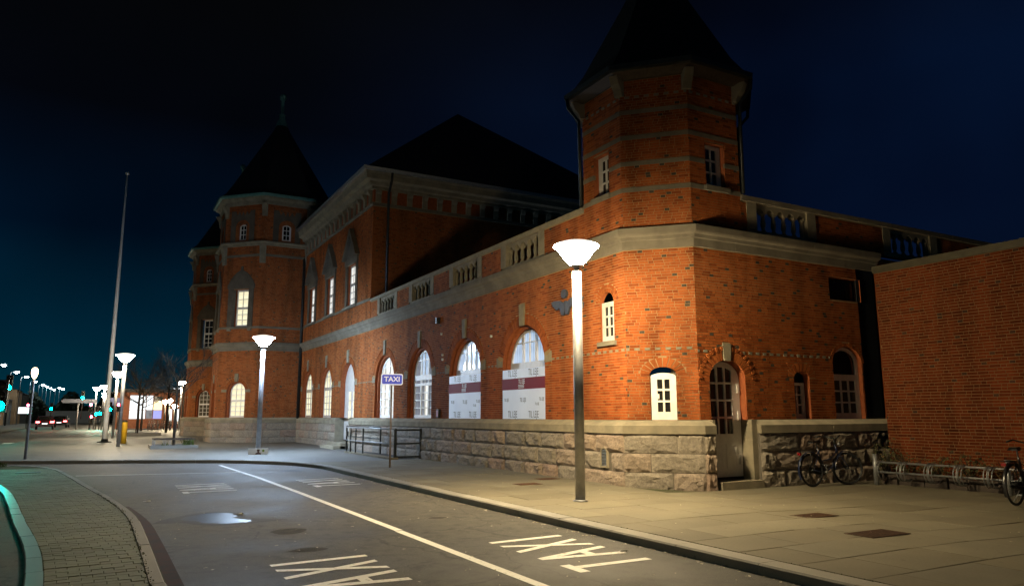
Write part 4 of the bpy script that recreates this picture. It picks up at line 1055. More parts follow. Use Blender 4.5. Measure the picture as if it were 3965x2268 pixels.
SBLUE = M('sign_blue', (.012, .045, .36), .4); SWHITE = M('sign_white', (.75, .74, .72), .45); TXB = M('sign_blue_glow', (.012, .045, .36), .4); _p = TXB.node_tree.nodes['Principled BSDF']; _p.inputs['Emission Color'].default_value = (.006, .03, .50, 1); _p.inputs['Emission Strength'].default_value = .6; TXW = M('sign_white_glow', (.75, .74, .72), .45); _p = TXW.node_tree.nodes['Principled BSDF']; _p.inputs['Emission Color'].default_value = (.75, .8, 1, 1); _p.inputs['Emission Strength'].default_value = .45  # weak glow added to the TAXI plate and letters to brighten them
tx = empty('taxi_sign', (7.95, 22.18, 0), radians(-8)); tag(tx, 'blue TAXI sign with white border on a thin post at the kerb', 'taxi sign')
MB().tube([(0, 0, -.02), (0, 0, 2.60)], .03, 10).build('post', M('sign_post', (.30, .24, .20), .5, metal=.4), tx, WM[tx])
def rrect(w, h, r, n=5): return [(cx + r * cos(a), cz + r * sin(a)) for cx, cz, a0 in ((w - r, h - r, 0), (-w + r, h - r, 90), (-w + r, -h + r, 180), (w - r, -h + r, 270)) for a in [radians(a0 + 90 * k / n) for k in range(n + 1)]]
TXF = WM[tx] @ Matrix.Translation((0, -.03, 2.70))
pp_ = MB().poly([rrect(.345, .175, .06)], -.012, .012).build('plate', TXW, tx, TXF)
MB().poly([rrect(.315, .145, .045)], -.016, -.011).build('blue_field', TXB, pp_, TXF)
put(bpy.data.objects.new('lettering', text_mesh('TAXI', .215, .004, 1.05, .004)), TXW, pp_, TXF @ Matrix.Translation((0, -.0185, 0)))
MB().box(-.05, .05, .012, .05, -.19, -.02).build('bracket', STEEL, pp_, TXF)
# ---- road markings: TAXI words (tops towards -X, read from the station side) and lines
def stroke(m, p, q, wd, z=-.116, ends='y'):
    # bars cut square to the word: width measured along y
    m.add([(p[0], p[1] - wd / 2, z), (q[0], q[1] - wd / 2, z), (q[0], q[1] + wd / 2, z), (p[0], p[1] + wd / 2, z)], [(0, 1, 2, 3)])
def taxi_word(x, y, label, sx=1.0):
    root = empty('road_lettering', (x, y, -.12)); tag(root, label, 'road marking', 'TAXI words painted on the asphalt')
    Z = 0.004; H = 1.17; wd = .105
    def letter(name, f):
        m = MB(); f(m); m.build(name, PAINT, root, WM[root])
    def T(m): m.add([(0, 0, Z), (.135, 0, Z), (.135, .43, Z), (0, .43, Z)], [(0, 1, 2, 3)]); stroke(m, (.137, .26), (H, .26), .125, Z)
    def Af(m):
        stroke(m, (0, .87), (H, .74), .125, Z); stroke(m, (.02, .87), (H, 1.20), .125, Z + .0015)
        m.add([(.66, .80, Z + .003), (.79, .79, Z + .003), (.79, 1.09, Z + .003), (.66, 1.06, Z + .003)], [(0, 1, 2, 3)])
    def X(m): stroke(m, (0, 1.40), (H, 1.87), .12, Z); stroke(m, (0, 1.85), (H, 1.44), .12, Z + .0015)
    def I(m): stroke(m, (0, 2.17), (H, 2.24), .12, Z)
    for nme, f in (('letter', T), ('letter', Af), ('letter', X), ('letter', I)): letter(nme, f)
    return root
taxi_word(4.77, 7.07, 'large white TAXI word painted nearest the pavement kerb')
taxi_word(1.86, 6.98, 'large white TAXI word painted left of the centre line at the bottom')
taxi_word(1.76, 18.3, 'flattened far TAXI word beyond the puddle in the left lane')
taxi_word(4.73, 18.35, 'flattened far TAXI word in the right lane beside the kerb')
ln = empty('lane_line', (4.05, 14, -.12)); tag(ln, 'long white centre line between the two taxi lanes', 'road marking')
yy = 2.0
for a, b in ((-2, 4.85), (4.87, 10.86), (10.9, 17.2), (17.23, 22.0), (22.02, 28.0)):
    m = MB(); wd = .125
    xs = [4.08 if b < 18 else 4.06, 4.06 if b < 22 else (4.01 if b < 23 else 3.80)]
    if b > 27: xs[0] = 4.01
    m.add([(xs[0] - wd / 2, a, -.116), (xs[0] + wd / 2, a, -.116), (xs[1] + wd / 2, b, -.116), (xs[1] - wd / 2, b, -.116)], [(0, 1, 2, 3)]); m.build('dash', PAINT, ln)
o = MB().add([(-.48, 25.17, -.115), (3.90, 24.14, -.115), (3.90, 24.25, -.115), (-.48, 25.28, -.115)], [(0, 1, 2, 3)]).build('stop_line', PAINT); tag(o, 'thin white line crossing the left lane to the island', 'road marking')
for (x, y, l) in ((-4.7, 57.2, 'right one of two white bars painted on the far street'), (-6.2, 57.0, 'left one of two white bars painted on the far street')):
    o = MB().box(x - .55, x + .55, y - .9, y + .9, -.119, -.115).build('road_bar', PAINT); tag(o, l, 'road marking', 'white bars on the far street')
# ---- puddles, covers, litter
PUD = M('puddle_water', (.010, .014, .022), .38, (.018, .022, .032), 5, spec=.04)
def blob(name, pts, z, mat, label, cat, group=None):
    P = smooth(pts + pts[:1], 5)[:-1]
    o = MB().poly([[(x, y) for x, y in P]], 0, 0, 'xy', sides=False, back=False); o.v = [(x, y, z) for x, y, _ in o.v]
    o = o.build(name, mat); tag(o, label, cat, group); return o
blob('puddle', [(1.30, 13.85), (1.42, 14.16), (1.62, 14.30), (1.70, 14.42), (1.90, 14.48), (2.08, 14.40), (2.2, 14.20), (2.17, 14.0), (2.24, 13.85), (2.10, 13.66), (2.20, 13.45), (2.33, 13.10), (2.08, 12.98), (1.88, 12.96), (1.76, 13.14), (1.60, 13.22), (1.54, 13.48), (1.40, 13.58)], -.116, PUD, 'large bluish puddle on the asphalt in the left lane', 'puddle', 'puddles on the road')
blob('puddle', [(4.95, 23.95), (5.35, 24.5), (5.75, 24.1), (5.45, 23.65)], -.116, PUD, 'small bright puddle near the kerb beyond the right far TAXI word', 'puddle', 'puddles on the road')
blob('puddle', [(2.5, 21.3), (2.75, 21.6), (3.05, 21.4), (2.8, 21.1)], -.116, PUD, 'tiny puddle just beyond the left far TAXI word', 'puddle', 'puddles on the road')
STAIN = M('oil_stain', (.05, .045, .035), .9, (.09, .08, .063), 7)
for pts, l in (([(2.35, 11.75), (2.6, 11.95), (2.9, 11.8), (2.75, 11.45), (2.45, 11.4)], 'dark oil stain right of the large puddle'), ([(2.2, 9.95), (2.5, 10.15), (2.75, 9.95), (2.5, 9.8)], 'faint oil stain below the dark one in the left lane'), ([(4.95, 11.9), (5.1, 12.0), (5.3, 11.9), (5.15, 11.78)], 'small oil stain in the right lane')):
    blob('oil_stain', pts, -.1175, STAIN, l, 'stain', 'oil stains on the road')
WET = M('wet_asphalt', (.045, .041, .033), .8, (.075, .068, .055), 30, .4, 110)
blob('wet_patch', [(.85, 13.5), (1.05, 13.95), (1.35, 14.3), (1.6, 14.52), (1.95, 14.62), (2.3, 14.35), (2.36, 13.9), (2.3, 13.6), (2.6, 13.2), (2.9, 13.0), (2.4, 12.86), (1.9, 12.8), (1.5, 13.05), (1.3, 13.4)], -.1182, WET, 'damp darker asphalt spreading around the large puddle', 'wet patch')
# rusty gutter strip beside the island kerb
gs = offset_line([p for p in IR if 3 < p[1] < 16.5], .0); g1 = [(x + .02, y) for x, y in gs]; g2 = [(x + .20, y) for x, y in gs]
o = MB().poly([g1 + g2[::-1]], 0, 0, 'xy', sides=False, back=False); o.v = [(x, y, -.1165) for x, y, _ in o.v]
tag(o.build('rust_strip', M('rusty_gutter', (.075, .035, .02), .85, (.05, .036, .026), 5)), 'rust brown stained strip along the island kerb', 'gutter strip')
def cover(x, y, wx, wy, label, rz=0):
    z = ground_z(x, y); r = empty('manhole_cover', (x, y, z), rz); tag(r, label, 'manhole cover', 'rusty covers in the pavement')
    MB().poly([[(-wx, -wy), (wx, -wy), (wx, wy), (-wx, wy)], [(-wx + .03, -wy + .03), (wx - .03, -wy + .03), (wx - .03, wy - .03), (-wx + .03, wy - .03)]], .004, .009, 'xy').build('frame', RUST, r, WM[r])
    m = MB(); n = 6
    m.box(-wx + .035, wx - .035, -wy + .035, wy - .035, .003, .006)
    for i in range(n): m.box(-wx + .06, wx - .06, -wy + .05 + (2 * wy - .1) * i / n, -wy + .05 + (2 * wy - .1) * (i + .55) / n, .006, .0085)
    m.build('lid', RUST, r, WM[r])
cover(10.2, 8.4, .36, .20, 'rusty cover farther from the kerb on the right pavement')
cover(9.33, 6.66, .40, .22, 'large rusty cover nearest the viewer on the right pavement')
cover(8.85, 15.25, .30, .20, 'rusty cover left of the lamp, nearer the kerb')
cover(9.98, 16.22, .28, .18, 'rusty cover left of the lamp, nearer the wall')
o = MB().box(-1.95, -1.35, 25.3, 25.75, .002, .010).build('drain_grate', DARKM); tag(o, 'dark drain grate at the far tip of the island', 'drain')
LEAFM = M('pale_litter', (.60, .56, .46), .7, (.35, .28, .16), 30)
lf = MB(); r_ = random.Random(9)
def leaf(x, y, z, s):
    a = r_.uniform(0, 6.3); q = [(s, 0), (.3 * s, .5 * s), (-s, .1 * s), (-.2 * s, -.5 * s)]
    lf.add([(x + u * cos(a) - v * sin(a), y + u * sin(a) + v * cos(a), z + r_.uniform(.001, .012)) for u, v in q], [(0, 1, 2), (0, 2, 3)])
for i in range(330): leaf(r_.uniform(.95, 6.3), r_.uniform(4, 26), -.118, r_.choice((.010, .015, .020, .030)))
for i in range(170): leaf(6.38 - abs(r_.gauss(0, .09)), r_.uniform(4.5, 21), -.118, r_.uniform(.014, .034))
for i in range(170): x, y = r_.uniform(6.8, 15), r_.uniform(3, 25); leaf(x, y, ground_z(x, y), r_.choice((.010, .015, .022))) if not (x > 10.3 and y > 11.5) else None
for i in range(40): leaf(r_.uniform(-.3, .5), r_.uniform(8, 20), .003, .010)
tag(lf.build('leaf_litter', LEAFM), kind='stuff')
for (x, y, l) in ((2.27, 14.0, 'crumpled white scrap at the right end of the puddle'), (5.86, 7.78, 'crumpled white scrap beside the nearest TAXI word'), (.95, 17.0, 'white scrap on the road left of the puddle')):
    m = MB(); r2_ = random.Random(int(x * 99))
    P = [(x + r2_.uniform(-.09, .09), y + r2_.uniform(-.05, .05), -.115 + r2_.uniform(0, .035)) for _ in range(9)]
    m.add(P, [(0, 1, 2), (2, 3, 4), (4, 5, 6), (6, 7, 8), (1, 3, 5), (0, 4, 7)]); tag(m.build('paper_scrap', WHITE), l, 'litter', 'scraps of litter on the road')
MOSSL = M('moss', (.05, .07, .012), .95, (.08, .075, .02), 20)
ms = MB()
def tuft(x, y, z, s):
    for k in range(5):
        a = r_.uniform(0, 6.3); h = r_.uniform(.5, 1) * s; ms.add([(x + .4 * s * cos(a), y + .4 * s * sin(a), z), (x + .4 * s * cos(a + 2), y + .4 * s * sin(a + 2), z), (x + r_.uniform(-s, s) * .5, y + r_.uniform(-s, s) * .5, z + h)], [(0, 1, 2)])
for i in range(520):
    y = r_.uniform(3, 20); tuft(6.69 + r_.gauss(0, .01), y, -.004, r_.uniform(.006, .016))
for i in range(420):
    y = r_.uniform(6, 18); x = xat(IR, y); tuft(x - .14 + r_.gauss(0, .02), y, 0, r_.uniform(.008, .02))
tag(ms.build('moss', MOSSL), kind='stuff')

# ================================================================ THINGS ON THE STATION WALL
BANW = M('banner_white', (.74, .77, .82), .5, (.66, .69, .76), 1.2, spec=.3); _p = BANW.node_tree.nodes['Principled BSDF']; _p.inputs['Emission Color'].default_value = (.62, .74, 1, 1); _p.inputs['Emission Strength'].default_value = .16; BANR = M('banner_red', (.22, .018, .028), .65, spec=.15); BTXT = M('banner_grey', (.10, .105, .12), .4)  # faint bluish emission stands in for room light coming through the banner
def banner(yc, label, shift):
    F = Matrix.Translation((XW + .02, yc + 1.24, 0)) @ Matrix.Rotation(-pi / 2, 4, 'Z')
    W2 = 2.48; z0, z1 = 1.475, 2.93
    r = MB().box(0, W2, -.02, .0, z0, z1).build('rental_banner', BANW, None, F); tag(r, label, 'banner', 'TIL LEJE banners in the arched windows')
    MB().box(-.03, W2 + .004, -.024, -.002, 2.33, 2.66).build('red_band', BANR, r, F)
    def t(s, u, z, size, mt, d=-.0225):
        me = text_mesh(s, size, .002, .62); w_ = max((v.co.x for v in me.vertices), default=0)
        put(bpy.data.objects.new('lettering', me), mt, r, F @ Matrix.Translation((u, d, z)))
    for u, z, sz in ((.62, 2.80, .27), (1.85, 2.80, .27), (.62, 1.60, .27), (1.85, 1.60, .27), (1.25, 2.02, .17), (2.05, 1.90, .10), (.25, 2.03, .13), (2.3, 2.03, .13)): t('TIL LEJE', u + (shift if u < 2 else 0), z, sz, BTXT)
    t('TIL LEJE', 1.18 + shift, 2.555, .18, SWHITE, -.0255)
    for z in (2.46, 2.42, 2.38): MB().box(.98 + shift, 1.32 + shift, -.0265, -.0245, z - .008, z + .008).build('small_print', SWHITE, r, F)
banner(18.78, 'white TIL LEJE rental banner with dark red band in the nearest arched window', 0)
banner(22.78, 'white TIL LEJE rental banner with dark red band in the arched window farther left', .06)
# winged emblem
EMBM = M('emblem_metal', (.10, .10, .12), .5, (.07, .07, .085), 6, metal=.3)
ef = Matrix.Translation((XW - .06, 17.05, 4.2)) @ Matrix.Rotation(-pi / 2, 4, 'Z')
em = MB().poly([[(.52, .04), (.62, .02), (.70, .14), (.70, .40), (.60, .34), (.52, .40), (.38, .44), (.18, .46), (.02, .44), (.10, .32), (.28, .20), (.44, .24)]], -.03, .03).build('winged_emblem', EMBM, None, ef)
tag(em, 'dark winged railway emblem fixed on the brick wall behind the lamp pole', 'emblem')
MB().poly([[(.66 + .13 * cos(a), .60 + .12 * sin(a)) for a in [2 * pi * k / 14 for k in range(14)]]], -.04, .03).build('crown', EMBM, em, ef)
MB().poly([[(.72, .04), (.82, .02), (.94, .22), (1.12, .20), (1.28, .32), (1.36, .44), (1.2, .46), (.96, .44), (.84, .36), (.74, .40)]], -.03, .03).build('wing', EMBM, em, ef)
MB().poly([[(1.36, .14), (1.50, .10), (1.54, .24), (1.46, .30), (1.54, .40), (1.42, .44), (1.36, .34)]], -.03, .03).build('plume', EMBM, em, ef)
ib = empty('intercom', (XW - .03, 24.86, 1.65), -pi / 2); tag(ib, 'small dark red box on the wall left of the banner', 'wall box')
MB().box(-.11, .11, -.06, .06, -.15, .15).build('housing', DARKM, ib, WM[ib]); MB().box(-.08, .08, -.066, -.06, -.11, .11).build('face_plate', M('pinkish_plate', (.30, .10, .16), .4), ib, WM[ib])
for i, (y, z, l) in enumerate(((24.72, 4.52, 'upper of the small wall fittings between two arches'), (24.59, 3.74, 'middle one of the small wall fittings between two arches'), (24.59, 3.58, 'lowest of the small wall fittings between two arches'), (20.75, 4.06, 'single small wall fitting left of the nearest arch'))):
    o = MB().lathe([(.045, 0), (.045, .05), (.0, .07)], 10).build('wall_fitting', SWHITE, None, Matrix.Translation((XW, y, z)) @ Matrix.Rotation(-pi / 2, 4, 'Y')); tag(o, l, 'wall fitting', 'small fittings on the front wall')
o = MB().box(XW - .16, XW, 24.90, 24.99, 4.92, 5.14).build('wall_lamp', DARKM); tag(o, 'unlit small dark wall lamp under the cornice', 'wall lamp')
# ================================================================ RAILING AT THE LIGHT WELL
rg = empty('ramp_railing', (9.45, 26, 0)); tag(rg, 'dark metal railing around the light well beside the entrance', 'railing')
P5, P1 = Vector((9.50, 26.05, 0)), Vector((9.37, 31.67, 0)); d = (P1 - P5)
MB().tube([P5 + Vector((0, 0, 1.08)), P1 + Vector((0, 0, 1.08))], .025, 8).build('handrail', STEEL, rg)
MB().tube([P5 + Vector((0, 0, .545)), P1 + Vector((0, 0, .545))], .022, 8).build('mid_rail', STEEL, rg)
for t in (.0, .62, .78, .90, 1.0):
    p = P5 + d * t; MB().box(p.x - .025, p.x + .025, p.y - .025, p.y + .025, -.02, 1.07).build('post', DARKM, rg)
fr = MB()
for z in (.08, .56, 1.05): fr.box(9.53, 10.5, 26.02, 26.07, z - .03, z + .03)
for x in (9.50, 10.47): fr.box(x, x + .07, 26.01, 26.08, 0, 1.1)
fr.build('end_frame', DARKM, rg)
m = MB()
for z in (.62, 1.09): m.tube([(10.25, 29.8, z), (10.25, 34.6, z)], .024, 8)
m.build('inner_rail', DARKM, rg)
for y in (29.8, 34.6): MB().box(10.22, 10.28, y - .03, y + .03, 0, 1.1).build('post', DARKM, rg)
MB().box(9.34, 9.40, 31.5, 31.64, .72, .92).build('control_box', DARKM, rg)
o = MB().box(9.62, 10.42, 26.3, 31.5, .001, .012).build('light_well_dark', BLACK); tag(o, 'black slab painted as the dark depth of the light well inside the railing', 'light well')  # flat black slab laid in place of the well's unlit depth
for a in (0, 1):
    pass
o = MB().box(9.32, 9.62, 25.95, 31.75, 0, .07).build('well_kerb', SAND); tag(o, 'low stone kerb under the railing', 'kerb stone')
# ================================================================ POSTER AT LAMP FOOT
po = empty('cardboard_poster', (5.86, 32.35, 0)); tag(po, 'small white cardboard poster leaning at the foot of the bluish lamp', 'poster')
MB().box(-.40, .40, -.015, .015, .0, .25).build('board', SWHITE, po, WM[po])
MB().poly([[(-.12, .0), (.12, .0), (.10, .06), (.035, .085), (.035, .11), (.06, .16), (.045, .21), (-.045, .21), (-.06, .16), (-.035, .11), (-.035, .085), (-.10, .06)]], -.02, -.015).build('portrait_print', M('portrait_print', (.18, .07, .05), .6, (.05, .04, .04), 9), po, WM[po])
MB().poly([[(.20 + .05 * cos(a), .15 + .05 * sin(a)) for a in [2 * pi * k / 12 for k in range(12)]]], -.02, -.015).build('green_dot', M('print_green', (.18, .28, .03), .6), po, WM[po])

# ================================================================ PLANTERS WITH BENCH AND TREES
def branch_tree(root, H, spread, seed, levels=4, trunk_r=.09, clear=1.9):
    r = random.Random(seed); tm = MB(); bm = MB()
    tm.tube([(0, 0, 0), (.02, .01, clear * .5), (.0, .03, clear), (.04, .02, H * .62)], [trunk_r, trunk_r * .85, trunk_r * .75, trunk_r * .4], 8)
    def grow(p, d, L, rad, lv):
        pts = [p]; q = p.copy(); dd = d.copy()
        for k in range(4):
            dd = (dd + Vector((r.uniform(-.25, .25), r.uniform(-.25, .25), r.uniform(-.05, .2)))).normalized(); q = q + dd * L / 4; pts.append(q.copy())
        bm.tube(pts, [rad, rad * .85, rad * .7, rad * .55, rad * .4], 5 if lv < 2 else 3, cap=False)
        if lv < levels:
            for k in range(r.choice((3, 4, 4, 5))):
                t = r.uniform(.35, 1); i = min(3, int(t * 4)); s = pts[i].lerp(pts[i + 1], t * 4 - i)
                nd = (dd + Vector((r.uniform(-1, 1), r.uniform(-1, 1), r.uniform(-.35, .55)))).normalized()
                grow(s, nd, L * r.uniform(.5, .72), rad * .5, lv + 1)
    n = 9
    for k in range(n):
        a = 2.4 * k + r.uniform(-.3, .3); z = clear + (H * .6 - clear) * k / n
        grow(Vector((0, 0, z)), Vector((cos(a), sin(a), r.uniform(.25, .8))).normalized(), spread * r.uniform(.7, 1.05), trunk_r * .4, 1)
    tm.build('trunk', BARK, root, WM[root]); bm.build('crown', BARK, root, WM[root])
t1 = empty('bare_tree', (3.35, 41.3, .1)); tag(t1, 'thin bare young tree rising through the planter bench', 'tree', 'bare trees on the forecourt')
branch_tree(t1, 5.6, 1.5, 5, 4, .075, 2.4)
for x, y, H, sp, s, l in ((2.8, 70, 7.6, 2.6, 8, 'bare tree with pale trunk in front of the shop windows'), (5.6, 78, 8.2, 2.8, 13, 'bare tree with wide dark crown left of the station towers'), (8.0, 90, 8.8, 3.0, 21, 'dark bare tree touching the edge of the farthest tower'), (3.9, 88, 7.5, 2.6, 34, 'bare tree behind the one with the pale trunk')):
    o = empty('bare_tree', (x, y, 0)); tag(o, l, 'tree', 'bare trees on the forecourt'); branch_tree(o, H, sp, s, 4, .12, 2.4)
def planter(x0, x1, y0, y1, label):
    r = empty('planter', ((x0 + x1) / 2, (y0 + y1) / 2, 0)); tag(r, label, 'planter', 'kerbed planters with seat rails')
    for a in ((x0, x1, y0, y0 + .12), (x0, x1, y1 - .12, y1), (x0, x0 + .12, y0 + .12, y1 - .12), (x1 - .12, x1, y0 + .12, y1 - .12)): MB().box(a[0], a[1], a[2], a[3], -.05, .16).build('kerbstone', KERB, r)
    MB().box(x0 + .12, x1 - .12, y0 + .12, y1 - .12, -.05, .1).build('soil', M('soil', (.03, .022, .014), .95, (.05, .04, .025), 15, .5, 50), r)
    for y in (y0 + .2, y1 - .42): MB().box(x0 + .15, x1 - .12, y, y + .22, .42, .47).build('seat_rail', WOODD, r)
    for x in (x0 + .2, (x0 + x1) / 2 - .4, (x0 + x1) / 2 - .2, x1 - .3):
        for y in (y0 + .3, y1 - .32): MB().box(x - .02, x + .02, y - .02, y + .02, .1, .42).build('leg', STEEL, r)
planter(2.25, 4.40, 40.2, 42.3, 'low kerbed planter with a dark seat rail around the young tree')
planter(1.7, 4.6, 69.2, 71.4, 'farther kerbed planter around the pale-trunked tree')
GRS = M('planter_grass', (.05, .10, .012), .8, (.10, .12, .02), 20)
def tuft_plant(x, y, z, label, s=.25, n=60, mat=GRS, group='small plants', name='grass_clump', cat='plant'):
    m = MB(); r = random.Random(int(x * 1000 + y * 77))
    for k in range(n):
        a = r.uniform(0, 6.3); rr = s * sqrt(r.random()); px, py = x + rr * cos(a), y + rr * sin(a); h = s * r.uniform(.5, 1.5); b = r.uniform(0, 6.3); wd = .012
        tx_, ty = px + r.uniform(-.6, .6) * s, py + r.uniform(-.6, .6) * s
        m.add([(px - wd * cos(b), py - wd * sin(b), z), (px + wd * cos(b), py + wd * sin(b), z), ((px + tx_) / 2 + wd * cos(b), (py + ty) / 2 + wd * sin(b), z + h * .7), (tx_, ty, z + h)], [(0, 1, 2), (0, 2, 3)])
    o = m.build(name, mat); tag(o, label, cat, group)
tuft_plant(4.0, 40.55, .1, 'green grass clump at the right end of the planter bench', .28, 90)
tuft_plant(2.9, 40.5, .1, 'small green tuft near the left end of the planter bench', .15, 30)
tuft_plant(-2.6, 28.85, .0, 'weeds around the foot of the signal post', .12, 30)
# ================================================================ BICYCLE RACK, HEDGE BED, BICYCLES
rk = empty('bicycle_rack', (16.6, 10.2, -.08)); tag(rk, 'galvanised bicycle rack with curved wheel hoops in front of the annex', 'bicycle rack')
zb = -.08
for x, y in ((16.50, 11.68), (16.66, 8.75), (16.78, 5.8)): MB().tube([(x, y, zb - .02), (x, y, zb + .72)], .06, 12).build('post', STEEL, rk)
for z in (.30, .53): MB().tube([(16.5, 11.66, zb + z), (16.78, 5.8, zb + z)], .024, 8).build('rail', STEEL, rk)
def hoop(y):
    m = MB(); x = 16.51 + (11.66 - y) * .048
    for s in (-.035, .035):
        pts = [(x - .34 + .0, y + s, zb + .10)]
        pts = [(x + .02 - .20 * sin(a) * 1.0, y + s, zb + .34 + .22 * cos(a)) for a in [pi * k / 10 for k in range(-2, 13)]]
        m.tube(pts, .011, 6)
    m.tube([(x - .16, y, zb + .50), (x - .02, y, zb + .56)], .012, 6)
    m.build('wheel_hoop', STEEL, rk)
for y in (11.55, 11.02, 10.92, 10.38, 10.28, 9.74, 9.64, 9.12, 9.02, 8.4, 8.3, 7.8): hoop(y)
bd = empty('hedge_bed', (17.2, 8, -.08)); tag(bd, 'low timber-edged planting bed along the annex wall', 'planting bed')
for i in range(6): MB().box(16.86, 16.93, 11.7 - .98 * (i + 1) + .01, 11.7 - .98 * i - .01, -.1, .16).build('board', WOODD, bd)
MB().box(16.86, 17.68, 11.70, 11.78, -.1, .15).build('board', WOODD, bd)
MB().box(16.93, 17.68, 3.0, 11.7, -.15, .09).build('soil', MATS['soil'], bd)
for y in (11.4, 10.2, 9.0): MB().box(16.79, 16.86, y - .05, y + .05, -.1, .19).build('stake', WOODD, bd)
LEAF1 = M('hedge_leaf', (.045, .06, .018), .7, (.09, .085, .03), 9); LEAF2 = M('autumn_leaf', (.16, .09, .03), .7, (.10, .07, .025), 9)
def shrub(x, y, h, wd, label, seed, ml=LEAF1):
    root = empty('shrub', (x, y, .06)); tag(root, label, 'shrub', 'shrubs in the bed along the annex'); r = random.Random(seed); sm = MB(); lm = MB(); lo = MB()
    for k in range(12):
        a = r.uniform(0, 6.3); tip = Vector((cos(a) * wd * r.uniform(.4, 1), sin(a) * wd * r.uniform(.4, 1), h * r.uniform(.5, 1)))
        sm.tube([(0, 0, 0), tip * .5 + Vector((0, 0, .1)), tip], [.012, .008, .004], 4, cap=False)
        for q in range(26):
            t = r.uniform(.25, 1.05); p = tip * t + Vector((r.gauss(0, .08), r.gauss(0, .08), r.gauss(0, .06))); s = r.uniform(.02, .045)
            e1 = Vector((r.uniform(-1, 1), r.uniform(-1, 1), r.uniform(-1, 1))).normalized(); e2 = e1.orthogonal().normalized()
            (lo if r.random() < .16 else lm).add([p - e1 * s, p + e2 * s * .55, p + e1 * s, p - e2 * s * .55], [(0, 1, 2, 3)])
    W_ = WM[root]
    sm.build('stem', BARK, root, W_); lm.build('foliage', ml, root, W_); lo.build('dead_leaves', LEAF2, root, W_)
for i, (y, h, wd, l) in enumerate(((11.3, .62, .5, 'dark leafy shrub at the left end of the rack'), (10.55, .58, .45, 'green shrub second from the left behind the rack'), (9.85, .66, .5, 'green shrub in the middle behind the rack'), (9.1, .55, .45, 'shrub with many brown leaves behind the rack'), (8.3, .5, .45, 'shrub just left of the parked bicycle at the edge'), (7.5, .5, .45, 'shrub hidden behind the bicycle at the edge'))):
    shrub(17.2, y, h, wd, l, 60 + i, LEAF1 if i != 3 else LEAF2)
shrub(17.25, 11.95, .95, .4, 'tall thin shrub in the dark corner beside the annex', 77)

